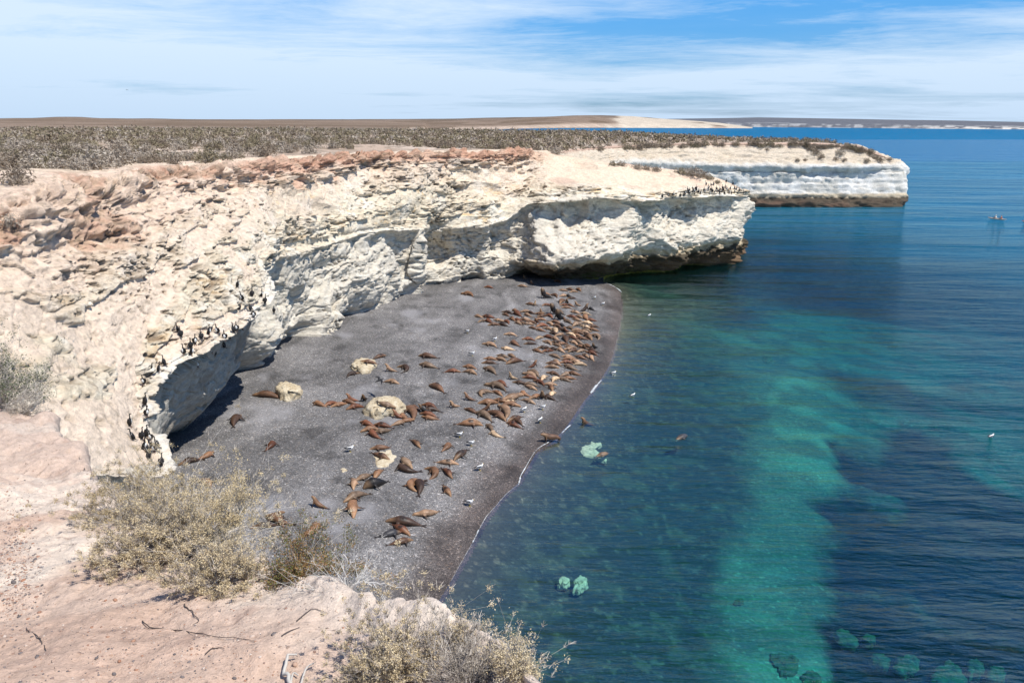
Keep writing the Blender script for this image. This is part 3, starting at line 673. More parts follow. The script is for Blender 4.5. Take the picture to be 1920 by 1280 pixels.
# outer sheet out to the horizon (slightly below, under the inner one only where they meet)
YT = 480.0
nx_, ny_ = 60, 40
pyo = np.concatenate([[262.0], 241 + 21 * np.linspace(1, 0, ny_)[1:] ** 2])
inner_top = Z(pxs, np.full(len(pxs), 262.0), 0.0)
far_rows = [inner_top]
for k_ in np.geomspace(1.0, 60.0, 30)[1:]:
    r_ = inner_top.copy(); r_[:, :2] *= k_; far_rows.append(r_)
FR = np.array(far_rows); FR[..., 2] = 0
qf = gridfaces(FR.shape[0], FR.shape[1]) + len(Vw)
Vall = np.concatenate([Vw, FR.reshape(-1, 3)]); qall = np.concatenate([qw, qf]); dall = np.concatenate([dpt.ravel(), np.full(FR.shape[0] * FR.shape[1], 30.)])
def b_water(n, bs, o):
    n.t.nodes.remove(bs)
    g = n.n('ShaderNodeTexCoord').outputs['Object']
    dp = n.n('ShaderNodeAttribute', attribute_name='depth').outputs['Fac']
    lx = n.n('ShaderNodeSeparateXYZ', {0: g}); yy = lx.outputs[1]
    rot = R(17)
    w1 = n.noise(n.map(g, (.22, .85, 1), (0, 0, rot)), 1.0, 3, .5, .4)
    w2 = n.noise(n.map(g, (.9, 2.6, 1), (0, 0, rot * .8)), 1.0, 5, .6, .5)
    w3 = n.noise(n.map(g, (.06, .30, 1), (0, 0, rot * .7)), 1.0, 4, .55, .3)
    w4 = n.noise(n.map(g, (4, 8, 1), (0, 0, R(25))), 1.0, 3, .6)
    w5 = n.noise(n.map(g, (.022, .10, 1), (0, 0, rot * .5)), 1.0, 3, .5)
    gust = n.ramp(n.noise(n.map(g, (.008, .03, 1), (0, 0, R(8))), 1.0, 4, .6), [(.35, .55), (.65, 1.25)])
    sh = n.ramp(n.math('MULTIPLY', dp, .1), [(0, .10), (.08, .35), (.4, 1.0)])
    fary = n.n('ShaderNodeMapRange', {0: yy, 1: 60.0, 2: 260.0, 3: .0, 4: 1.0}).outputs[0]
    h = n.math('ADD', n.math('MULTIPLY', w1, 1.0), n.math('ADD', n.math('MULTIPLY', w2, .38), n.math('ADD', n.math('MULTIPLY', w3, 1.9), n.math('ADD', n.math('MULTIPLY', w4, .05), n.math('MULTIPLY', w5, n.math('ADD', n.math('MULTIPLY', fary, 9.0), 2.0))))))
    h = n.math('MULTIPLY', n.math('MULTIPLY', h, gust), sh)
    bp = n.n('ShaderNodeBump', {'Height': h, 'Strength': 1.0, 'Distance': .50}).outputs[0]
    fr = n.math('MULTIPLY', n.math('POWER', n.n('ShaderNodeFresnel', {'IOR': 1.333, 'Normal': bp}).outputs[0], 1.3), n.n('ShaderNodeMapRange', {0: yy, 1: 35.0, 2: 260.0, 3: .20, 4: .40}).outputs[0])
    gl = n.n('ShaderNodeBsdfGlossy', {'Color': (.85, .97, 1, 1), 'Roughness': .05, 'Normal': bp}).outputs[0]
    # light scattered back by the water column
    scat = n.ramp(n.math('MULTIPLY', dp, 1 / 30.), [(0, (.01, .06, .05)), (.10, (.002, .062, .066)), (.22, (.0, .088, .130)), (.5, (.0, .115, .205)), (1.0, (.0, .105, .235))])
    sc_m = n.n('ShaderNodeMapRange', {0: n.noise(n.map(g, (.02, .06, 1)), 1.0, 4, .6), 1: .3, 2: .7, 3: .8, 4: 1.2}).outputs[0]
    scat = n.mix(1, scat, n.n('ShaderNodeCombineColor', {0: sc_m, 1: sc_m, 2: sc_m}).outputs[0], 'MULTIPLY')
    df = n.n('ShaderNodeBsdfDiffuse', {'Color': scat}).outputs[0]
    tint = n.ramp(n.math('MULTIPLY', dp, .1), [(0, (1, 1, 1)), (.04, (.80, .90, .88)), (.16, (.42, .80, .77)), (.4, (.08, .66, .72)), (1.0, (.02, .42, .66))])
    tr = n.n('ShaderNodeBsdfTransparent', {'Color': tint}).outputs[0]
    opq = n.ramp(n.math('MULTIPLY', dp, .1), [(0, 0.0), (.04, .02), (.16, .08), (.4, .10), (.65, .32), (.85, .70), (1.0, .90)])
    body = n.n('ShaderNodeMixShader', {0: opq, 1: tr, 2: df}).outputs[0]
    sur = n.n('ShaderNodeMixShader', {0: fr, 1: body, 2: gl}).outputs[0]
    n.link(sur, o.inputs['Surface'])
M_water = material('sea_water', b_water)
tag(link('water', mesh_np('water', Vall, qall, (M_water,), attrs={'depth': dall})), kind='structure')

# ------------------------------------------------------------------ the ledge the camera stands on
E_ = [(-500,650,20),(-250,700,17),(-60,745,14.5),(0,760,13.5),(60,776,12.5),(110,812,11.3),(150,855,10.2),(190,905,9),(240,955,7.8),(300,1000,6.9),(380,1038,6),(440,1056,5.5),
      (490,1064,5.2),(560,1082,4.9),(640,1102,4.6),(700,1119,4.35),(760,1124,4.2),(805,1124,4.1),(850,1146,3.95),(880,1166,3.8),(920,1198,3.6),(950,1228,3.4),(985,1266,3.2),(1020,1310,3.0),(1060,1400,2.6),(1090,1600,2.0)]
EP = np.array([D(*e) for e in E_])
n_e = len(EP); C0 = np.stack([np.interp(np.arange(n_e), [0, 4, 12, n_e - 1], [-16, -7, -1.2, 1.5]), np.full(n_e, -2.2), np.full(n_e, 20.25)], -1)
cols_ = 700; seg = np.linalg.norm(np.diff(EP, axis=0), axis=1) / (EP[:-1, 1] + 1) + .01; cs = np.concatenate([[0], np.cumsum(seg)])
uu = np.interp(np.linspace(0, cs[-1], cols_), cs, np.arange(n_e)); E2 = cr(EP, uu); C2 = cr(C0, uu)
outw = E2 - C2; outw[:, 2] = 0; outw /= np.linalg.norm(outw, axis=1, keepdims=True)
jit = (fbm(E2, 2.2, 5, .6, s=900) - .5)[:, None] * .28 * np.clip(E2[:, 1:2] / 6, .6, 1.2); E2 = E2 + outw * jit
rows = []
tt = 1 - (1 - np.linspace(0, 1, 400)) ** 1.0
tt = np.linspace(0, 1, 400) ** .85
for t in tt: rows.append(C2 * (1 - t) + E2 * t)
for dz, po in [(.05, .03), (.14, .05), (.3, .05), (.6, .0), (1.2, -.1), (2.5, -.3), (5, -.5), (9, -.6), (14, -.3), (19, .4), (22, .6)]:
    r_ = E2 + outw * po * np.clip(E2[:, 1:2] / 6, .8, 2); r_[:, 2] -= dz; r_[:, 2] = np.maximum(r_[:, 2], -1.5); rows.append(r_)
LG = np.array(rows); NL = gnormal(LG); NL *= np.sign(NL[300, 400, 2] + 1e-9)
LV = np.concatenate([tt, np.full(11, 1.0)])[:, None] * np.ones((1, cols_))
dropm = np.concatenate([np.zeros(400), np.linspace(0, 1, 11)])[:, None] * np.ones((1, cols_))
sc_ = np.clip(np.linalg.norm(LG - np.array([0, 0, 22]), axis=-1) / 6, .35, 2.2)
und = (fbm(LG, .35, 4, s=910) - .5) * .55 * sst(0, .3, LV) * sst(1.0, .93, LV) + (fbm(LG, 1.6, 5, .6, s=920) - .5) * .20 * sc_
rill = (fbm(LG, (.8, .8, .8), 4, s=930, ridge=True) - .6) * .16 * sst(8, 12, LG[..., 1])
grit = (fbm(LG, 9, 4, .6, s=940) - .5) * .035
edge = sst(.955, 1.0, LV); lumpy = edge * (fbm(LG, 3.2, 4, .6, s=950, ridge=True) - .5) * .14 * np.minimum(sc_, 1.0) + dropm * (fbm(LG, 1.0, 4, s=955) - .5) * .8
LEDGE = LG + NL * (und + rill + grit + lumpy)[..., None]
n1 = fbm(LG, .8, 5, .6, s=960); n2 = fbm(LG, 6, 4, .6, s=965); n3 = fbm(LG, .35, 3, s=970)
c = np.ones(LG.shape) * np.array([.57, .43, .34])
c = mixc(c, (.66, .55, .45), sst(.47, .60, n1)); c = mixc(c, (.52, .36, .27), sst(.52, .66, n3) * .7)
c = mixc(c, (.45, .36, .30), sst(7.5, 11, LG[..., 1] + (n1 - .5) * 4) * .45); c = mixc(c, (.33, .22, .17), sst(.62, .72, n2) * .45); c = mixc(c, (.70, .61, .52), sst(.90, .99, LV) * .6 * sst(7, 5, LG[..., 1]))
me = mesh_np('ledge', LEDGE, gridfaces(len(rows), cols_), (M_rock,), cols={'Col': np.clip(c, 0, .9)}, attrs={'dig': n1})
def b_soil(n, bs, o):
    g = n.n('ShaderNodeTexCoord').outputs['Object']; col = n.n('ShaderNodeAttribute', attribute_name='Col').outputs['Color']
    f1 = n.noise(g, 14, 6, .7); f2 = n.noise(g, 55, 4, .7)
    vo = n.n('ShaderNodeTexVoronoi', {'Vector': g, 'Scale': 26.0}); r_ = n.n('ShaderNodeSeparateColor', {0: vo.outputs['Color']}).outputs[0]
    sp = n.math('MULTIPLY', n.ramp(r_, [(.90, 0.0), (.93, 1.0)], 'CONSTANT'), n.ramp(vo.outputs['Distance'], [(.18, 1.0), (.32, 0.0)]))
    k = n.math('MULTIPLY', n.n('ShaderNodeMapRange', {0: f1, 1: .3, 2: .7, 3: .80, 4: 1.14}).outputs[0], n.n('ShaderNodeMapRange', {0: f2, 1: .3, 2: .7, 3: .86, 4: 1.1}).outputs[0])
    c_ = n.mix(1, col, n.n('ShaderNodeCombineColor', {0: k, 1: k, 2: k}).outputs[0], 'MULTIPLY')
    c_ = n.mix(n.math('MULTIPLY', sp, .7), c_, (.30, .20, .15, 1))
    n.link(c_, bs.inputs['Base Color'])
    h = n.math('ADD', n.math('ADD', f1, n.math('MULTIPLY', f2, .4)), n.math('MULTIPLY', sp, .3))
    n.link(n.n('ShaderNodeBump', {'Height': h, 'Strength': .8, 'Distance': .03}).outputs[0], bs.inputs['Normal'])
M_soil = material('sandy_soil', b_soil, .97, .08); me.materials[0] = M_soil
tag(link('ledge', me), kind='structure')
# ------------------------------------------------------------------ placing things on what the camera sees
DG = bpy.context.view_layer
DG.update()
def hit(px, py, objs):
    d = f0 + RT * ((px - 960) / F) - UP * ((py - 640) / F); d = Vector(d).normalized(); best = None
    for o in objs:
        off_ = o.location; ok, loc, nr, _ = o.ray_cast(Vector((0, 0, CAMZ)) - off_, d)
        if ok: loc = loc + off_
        if ok and (best is None or (loc - Vector((0, 0, CAMZ))).length < (best[0] - Vector((0, 0, CAMZ))).length): best = (loc, nr)
    return best
ledge_o = bpy.data.objects['ledge']; beach_o = bpy.data.objects['beach']; plateau_o = bpy.data.objects['plateau']
rng = np.random.default_rng(7); random.seed(7)

def tube(pts, rad, sides=8, cap=True, squash=None, updir=None):
    """loft round (or flattened) sections along pts; returns V, quads/tris as quads"""
    pts = np.asarray(pts, float); n = len(pts); T = np.gradient(pts, axis=0); T /= np.linalg.norm(T, axis=1, keepdims=True) + 1e-9
    up_ = np.array(updir if updir is not None else (0, 0, 1.0)); V = []
    for i in range(n):
        s_ = np.cross(T[i], up_)
        if np.linalg.norm(s_) < .15: s_ = np.cross(T[i], (0.2, 1, 0))
        s_ /= np.linalg.norm(s_); u_ = np.cross(s_, T[i])
        a = np.linspace(0, 2 * math.pi, sides, endpoint=False)
        rs = rad[i] if np.isscalar(rad[i]) else rad[i][0]; ru = rad[i] if np.isscalar(rad[i]) else rad[i][1]
        V.append(pts[i] + np.cos(a)[:, None] * s_ * rs + np.sin(a)[:, None] * u_ * ru)
    V = np.concatenate(V); Q = []
    for i in range(n - 1):
        for j in range(sides):
            a = i * sides + j; b = i * sides + (j + 1) % sides; Q.append((a, b, b + sides, a + sides))
    if cap:
        for base, fl in ((0, 1), ((n - 1) * sides, 0)):
            V = np.vstack([V, V[base:base + sides].mean(0)]); c_ = len(V) - 1
            for j in range(sides):
                a = base + j; b = base + (j + 1) % sides
                Q.append((b, a, c_, c_) if fl else (a, b, c_, c_))
    return V, Q
def join(parts):
    V = []; Fc = []; o = 0
    for v, q in parts:
        V.append(v); Fc += [tuple(dict.fromkeys(int(i) + o for i in f)) for f in q]; o += len(v)
    return np.concatenate(V), Fc
def mesh_py(name, V, Fc, mats=(), smooth=True):
    me = bpy.data.meshes.new(name); me.from_pydata([tuple(p) for p in V], [], Fc)
    for mt in mats: me.materials.append(mt)
    if smooth: me.polygons.foreach_set('use_smooth', [True] * len(me.polygons))
    me.update(); return me
def remesh(me, vox, smooth_it=2):
    o = bpy.data.objects.new('tmp', me); COL.objects.link(o)
    md = o.modifiers.new('r', 'REMESH'); md.mode = 'VOXEL'; md.voxel_size = vox; md.use_smooth_shade = True
    if smooth_it: sm = o.modifiers.new('s', 'SMOOTH'); sm.iterations = smooth_it; sm.factor = .5
    DG.update(); ev = o.evaluated_get(bpy.context.evaluated_depsgraph_get())
    m2 = bpy.data.meshes.new_from_object(ev); bpy.data.objects.remove(o); return m2

# ------------------------------------------------------------------ sea lions
def spine(kind):
    s = np.linspace(0, 1, 15)
    if kind in ('lie', 'lie2', 'side', 'curl', 'bull_lie'):
        bend = {'lie': .15, 'lie2': -.5, 'side': .35, 'curl': 2.7, 'bull_lie': .3}[kind]
        ang = (s - .5) * bend + (.22 * np.sin(s * 5) if kind != 'curl' else 0)
        dx = -np.cos(ang); dy = np.sin(ang); x = np.cumsum(dx); y = np.cumsum(dy)
        P = np.stack([x, y, 0 * x], 1); a, b = P[0], P[-1]
        v = a - b; L = np.hypot(v[0], v[1]); c_, s_ = v[0] / L, v[1] / L
        Pm = (P - (a + b) / 2); P = np.stack([Pm[:, 0] * c_ + Pm[:, 1] * s_, -Pm[:, 0] * s_ + Pm[:, 1] * c_, 0 * x], 1)
        k = 2.0 / (14 if kind == 'curl' else L); P *= k; P = P - [0, P[:, 1].mean(), 0]
        r = np.interp(s, [0, .03, .09, .17, .35, .45, .65, .82, .93, 1], [.035, .06, .095, .125, .225, .24, .20, .12, .06, .03])
        if kind == 'bull_lie': r = np.interp(s, [0, .03, .09, .17, .35, .45, .65, .82, .93, 1], [.05, .09, .15, .24, .33, .31, .23, .13, .07, .03])
        P[:, 2] = r * .82 + (0.05 * np.exp(-((s - .08) / .06) ** 2) if kind == 'lie2' else 0)
        return P, r
    K = {'sit': [(.62, 0, 1.02), (.52, 0, 1.02), (.40, 0, .98), (.30, 0, .84), (.20, 0, .62), (.05, 0, .42), (-.22, 0, .26), (-.5, 0, .18), (-.78, 0, .10), (-1, 0, .05)],
         'sitlook': [(.42, 0, 1.22), (.36, .0, 1.12), (.29, 0, 1.0), (.24, 0, .82), (.18, 0, .6), (.05, 0, .40), (-.22, .05, .26), (-.45, .12, .18), (-.65, .25, .10), (-.8, .38, .05)],
         'walk': [(1.0, 0, .80), (.90, 0, .80), (.76, 0, .78), (.60, 0, .70), (.36, 0, .56), (.12, 0, .50), (-.2, 0, .46), (-.48, 0, .38), (-.66, 0, .24), (-.72, 0, .10)],
         'bull': [(.55, 0, 1.45), (.47, 0, 1.38), (.36, 0, 1.25), (.26, 0, 1.02), (.15, 0, .72), (.0, 0, .46), (-.3, 0, .32), (-.6, .05, .22), (-.88, .12, .12), (-1.1, .2, .05)]}[kind]
    K = np.array(K); P = cr(K, np.linspace(0, len(K) - 1, 15)); s = np.linspace(0, 1, 15)
    r = np.interp(s, [0, .04, .12, .22, .40, .52, .68, .84, .94, 1], [.035, .06, .095, .125, .21, .24, .21, .12, .06, .03])
    if kind == 'bull': r = np.interp(s, [0, .04, .12, .22, .40, .52, .68, .84, .94, 1], [.06, .10, .17, .27, .35, .32, .25, .14, .07, .03])
    return P, r
def sealion_mesh(kind):
    P, r = spine(kind)
    parts = [tube(P, [(a * 1.0, a * (.86 if kind in ('lie', 'lie2', 'side', 'curl') else .98)) for a in r], 12)]
    T = P[0] - P[2]; T /= np.linalg.norm(T)
    fl = []
    def fin(root, tip, w0, w1, th, ud=(0, 0, 1)):
        root = np.array(root, float); tip = np.array(tip, float); m1 = root * .6 + tip * .4 + [0, 0, .01]
        parts.append(tube([root, m1, tip * .75 + root * .25, tip], [(w0, th), (w0 * 1.0, th), (w1, th * .7), (w1 * .45, th * .5)], 8, updir=ud)); fl.append(tip); fl.append(tip * .6 + root * .4)
    sh = P[5]; hip = P[12]; tl = P[-1]
    d = P[4] - P[6]; d[2] = 0; d /= np.linalg.norm(d); sd = np.array([-d[1], d[0], 0]); td = P[-1] - P[-3]; td[2] = 0; td /= np.linalg.norm(td) + 1e-6; ts = np.array([-td[1], td[0], 0])
    if kind in ('lie', 'lie2', 'curl', 'bull_lie'):
        for g in (-1, 1): fin(sh + sd * g * r[5] * .6, sh * [1, 1, 0] + sd * g * (r[5] + .34) - d * .22 + [0, 0, .035], .10, .06, .03)
    elif kind == 'side':
        fin(sh + sd * r[5] * .5, sh * [1, 1, 0] + sd * (r[5] + .36) - d * .10 + [0, 0, .04], .10, .06, .03)
        fin(sh + [0, 0, r[5] * .4], sh + sd * .12 - d * .32 + [0, 0, .22], .09, .05, .03, (0, 1, 0))
    elif kind == 'walk':
        for g in (-1, 1):
            fin(sh + sd * g * r[5] * .5 - [0, 0, .05], np.array([P[5][0] + .06 * g, 0, 0]) + sd * g * (r[5] + .12) + [0, 0, .03], .09, .07, .045, (1, 0, 0))
            fin(P[-3], P[-1] * [1, 1, 0] + np.array([.16, g * .16, .03]), .06, .06, .03)
    else:
        for g in (-1, 1): fin(sh + sd * g * r[5] * .5, sh * [1, 1, 0] + sd * g * (r[5] + .16) + d * .10 + [0, 0, .03], .10, .08, .04, (1, 0, 0))
    if kind != 'walk':
        for g in (-1, 1): fin(tl - td * .08, tl * [1, 1, 0] + td * .24 + ts * g * .11 + [0, 0, .03], .045, .065, .022)
    # ears-and-brow bump and muzzle keep the head from reading as a plain cone
    hd = P[2]; hn = P[0]; mz, q = tube([hd, hd * .4 + hn * .6 + [0, 0, -.01], hn - [0, 0, .015]], [r[2] * 1.02, .07, .052], 10); parts.append((mz, q))
    V, Fc = join(parts); me = remesh(mesh_py('sea_lion', V, Fc), .03 if kind != 'x' else .02)
    n = len(me.vertices); co = np.empty(n * 3, np.float32); me.vertices.foreach_get('co', co); co = co.reshape(-1, 3)
    fa = np.zeros(n)
    for t in fl: fa = np.maximum(fa, sst(.20, .10, np.linalg.norm(co - t, axis=1)))
    hdk = sst(.30, .05, np.linalg.norm(co - P[0], axis=1)) * .5
    at = me.attributes.new('dark', 'FLOAT', 'POINT'); at.data.foreach_set('value', np.clip(fa + 0 * hdk, 0, 1).astype(np.float32))
    at = me.attributes.new('head', 'FLOAT', 'POINT'); at.data.foreach_set('value', sst(.75, .3, np.linalg.norm(co - P[0], axis=1)).astype(np.float32))
    me.materials.append(M_fur); me.polygons.foreach_set('use_smooth', [True] * len(me.polygons)); return me
def b_fur(n, bs, o):
    oi = n.n('ShaderNodeObjectInfo'); g = n.n('ShaderNodeTexCoord').outputs['Object']
    dk = n.n('ShaderNodeAttribute', attribute_name='dark').outputs['Fac']; hd = n.n('ShaderNodeAttribute', attribute_name='head').outputs['Fac']
    off = n.n('ShaderNodeCombineXYZ', {0: n.math('MULTIPLY', oi.outputs['Random'], 40.0)}).outputs[0]
    gv = n.n('ShaderNodeVectorMath', {0: g, 1: off}, operation='ADD').outputs[0]
    f = n.noise(gv, 2.2, 4, .6); f2 = n.noise(gv, 11, 4, .6)
    k = n.n('ShaderNodeMapRange', {0: n.math('ADD', n.math('MULTIPLY', f, .75), n.math('MULTIPLY', f2, .25)), 1: .35, 2: .65, 3: .5, 4: 1.35}).outputs[0]
    c_ = n.mix(1, oi.outputs['Color'], n.n('ShaderNodeCombineColor', {0: k, 1: k, 2: k}).outputs[0], 'MULTIPLY')
    c_ = n.mix(n.math('MULTIPLY', hd, .30), c_, (.45, .27, .14, 1))
    c_ = n.mix(n.math('MULTIPLY', dk, .85), c_, (.022, .016, .013, 1))
    n.link(c_, bs.inputs['Base Color'])
    n.link(n.n('ShaderNodeBump', {'Height': f2, 'Strength': .3, 'Distance': .02}).outputs[0], bs.inputs['Normal'])
M_fur = material('sea_lion_fur', b_fur, .52, .35)
SL = {k: sealion_mesh(k) for k in ('lie', 'lie2', 'side', 'curl', 'bull_lie', 'sit', 'sitlook', 'walk', 'bull')}
FURC = {'t': (.31, .19, .115), 'o': (.205, .105, .055), 'b': (.135, .070, .040), 'd': (.055, .030, .019), 'k': (.016, .013, .012), 'p': (.52, .36, .22), 'g': (.19, .125, .08), 'r': (.165, .062, .030), 's': (.05, .047, .05)}
CW = {'t': 'tan', 'o': 'orange brown', 'b': 'brown', 'd': 'dark brown', 'k': 'black', 'p': 'pale blond', 'g': 'grey brown', 'r': 'reddish brown', 's': 'shiny dark grey'}
ORD = ['first', 'second', 'third', 'fourth', 'fifth', 'sixth', 'seventh', 'eighth', 'ninth', 'tenth', 'eleventh', 'twelfth', 'thirteenth', 'fourteenth', 'fifteenth', 'sixteenth', 'seventeenth', 'eighteenth', 'nineteenth', 'twentieth', 'twenty-first', 'twenty-second', 'twenty-third', 'twenty-fourth', 'twenty-fifth', 'twenty-sixth']
LIONS = """
516 830 500 844 L r reddish sea lion lying alone below the open end of the cliff hollow
590 949 604 952 U o orange brown sea lion sitting upright alone in the open middle of the shingle
500 967 534 988 L o orange sea lion with pale head, middle of the trio above the dry bush
523 965 534 983 C b brown sea lion curled at the right of the trio above the dry bush
478 990 513 986 L d dark sea lion stretched at the left front of the trio above the dry bush
593 985 573 1003 C o orange brown sea lion curled just above the green leafy bush
660 971 666 937 L o orange sea lion lying head down below the big black bull's group
643 941 690 926 L g grey tan sea lion lying across the front of the big black bull
664 915 661 900 L t tan sea lion wedged against the left side of the big black bull
671 901 692 892 L g grey brown sea lion behind the big black bull's head
682 917 726 904 M k big black bull lying with its hind flippers to the right
700 898 717 882 S o orange sea lion on its side just behind the big black bull's back
702 842 724 840 L b small brown sea lion at the back of the star shaped flat slab
731 864 698 850 S b brown sea lion sprawled across the star shaped flat slab, head down
771 879 752 858 L g tan grey sea lion, upper one of the pair right of the flat slab
745 873 779 888 C d dark sea lion folded below the tan one right of the flat slab
806 880 812 896 C o plump orange brown sea lion curled into a half ring
847 895 830 880 L r reddish sea lion lying below the dark one with a raised flipper
772 918 783 902 C o orange sea lion, left of the entangled pair below the curled one
784 899 787 928 L d dark sea lion, right of the entangled pair below the curled one
844 930 831 911 L o orange sea lion lying alone above the lone black backed gull
852 864 876 845 S d dark brown sea lion with hind flippers stretched up to the right
860 871 817 867 L t long tan sea lion lying in front of the dark sprawling one
846 833 830 846 L o orange sea lion lying between the gulls and the dark sprawling one
788 839 771 826 L o small orange sea lion lying alone above the tan grey pair
775 968 824 961 L t blond sea lion lying alone above the bottom pile of four
723 978 791 986 S d dark wet sea lion at the back of the bottom pile of four
767 1004 737 985 L r reddish dark sea lion in the middle of the bottom pile of four
753 999 709 1007 L s shiny dark grey sea lion at the left of the bottom pile of four
774 1013 729 1022 L b brown sea lion at the front of the bottom pile of four
335 872 378 863 L d dark sea lion in the black shade under the cliff hollow
397 852 378 860 L o orange sea lion at the edge of the hollow's shade
398 914 372 902 L o orange brown sea lion half hidden behind the big dry bush
450 780 436 800 L d dark sea lion against the right foot of the cliff hollow
474 741 528 747 L b brown sea lion lying left of the round pale boulder
724 667 699 674 L b brown sea lion lying right behind the cracked pale boulder
671 700 650 706 L d dark brown sea lion lying below left of the cracked pale boulder
723 696 743 697 U t tan sea lion with raised neck right of the cracked pale boulder
752 688 762 697 C d dark sea lion curled beside the tan one with raised neck
784 668 820 672 L b brown sea lion, upper of the two lying on the open shingle
785 684 820 691 L g grey brown sea lion, lower of the two lying on the open shingle
746 719 722 716 L t small tan sea lion lying beside the dark flying bird
805 722 833 736 L b brown sea lion lying alone midway between boulder and crowd
863 697 833 698 L r reddish brown sea lion, leftmost of the three small groups at mid beach
894 702 868 697 L t tan sea lion, front one of the crossed pair at mid beach
868 687 894 692 L o orange sea lion, rear one of the crossed pair at mid beach
907 690 931 702 L g plump grey tan sea lion right of the crossed pair
905 645 933 651 L t slender tan sea lion lying alone below the white gull
956 641 974 650 L b brown sea lion lying alone left of the crowd
940 654 964 657 L p pale blond sea lion lying alone left of the crowd
946 627 969 630 L t thin tan sea lion lying alone above the pale blond one
653 752 665 752 U r reddish sea lion sitting upright left of the big pale boulder
681 753 685 750 U d small dark sea lion sitting upright beside the big pale boulder
585 755 612 763 L o orange sea lion at the left tip of the row left of the boulder
610 761 630 756 L r reddish sea lion, second in the row left of the boulder
622 763 650 757 L o orange sea lion in the middle of the row left of the boulder
642 752 668 758 L b brown sea lion, upper right in the row left of the boulder
648 768 683 763 L r reddish sea lion touching the left foot of the big pale boulder
759 761 780 788 L b large brown sea lion slanting down at the boulder's right side
770 761 788 772 L b brown sea lion behind the slanting one right of the boulder
788 772 792 772 U k black sea lion sitting in the huddle right of the boulder
796 760 815 765 L r reddish sea lion at the top of the huddle right of the boulder
794 770 824 771 L d dark sea lion with flippers to the right in the boulder huddle
790 776 816 781 L r reddish sea lion, third down in the huddle right of the boulder
792 783 821 787 L o orange sea lion at the bottom of the huddle right of the boulder
736 782 757 785 U r reddish sea lion with raised head at the boulder's right foot
752 778 764 787 L o orange sea lion squeezed behind the boulder's right foot
774 788 750 791 L o orange sea lion below the boulder's right foot
758 792 736 798 L t tan sea lion nearest the camera at the boulder's right foot
675 792 702 800 L r reddish sea lion at the upper left of the five below the boulder
706 798 729 801 S r reddish sea lion raising a flipper, upper right of the five below the boulder
685 808 704 806 L o orange sea lion at the left of the five below the boulder
702 812 731 808 L g grey brown sea lion at the right of the five below the boulder
693 808 711 824 L r reddish sea lion pointing down, lowest of the five below the boulder
846 765 852 764 U t small tan sea lion sitting up left of the crowd's lower end
870 749 889 752 U b brown sea lion sitting with raised head beside the grey curled one
1022 829 1048 829 W b wet brown sea lion walking up the beach out of the sea
1090 797 1112 800 U b brown sea lion sitting up in the shallow water
1268 826 1290 814 F s dark sea lion swimming in the open water
1117 857 1143 848 F g grey brown sea lion swimming over the pale sunken slab
866 551 889 556 L o orange brown sea lion lying alone near the far cliff foot
907 539 926 541 L r reddish sea lion lying against the far cliff foot
973 537 987 538 L t tan sea lion lying below the mouth of the dark cave
996 534 1001 533 U b small brown sea lion sitting below the mouth of the dark cave
981 524 988 523 U g grey sea lion sitting in the mouth of the dark cave
1040 527 1053 531 L b brown sea lion lying below the overhang of the dark cave
1016 559 1034 559 B k large black bull sitting with raised head at the crowd's far end
683 681 701 684 R b brown sea lion resting on top of the cracked pale boulder
735 767 713 759 R g grey tan sea lion asleep on top of the big pale boulder
"""
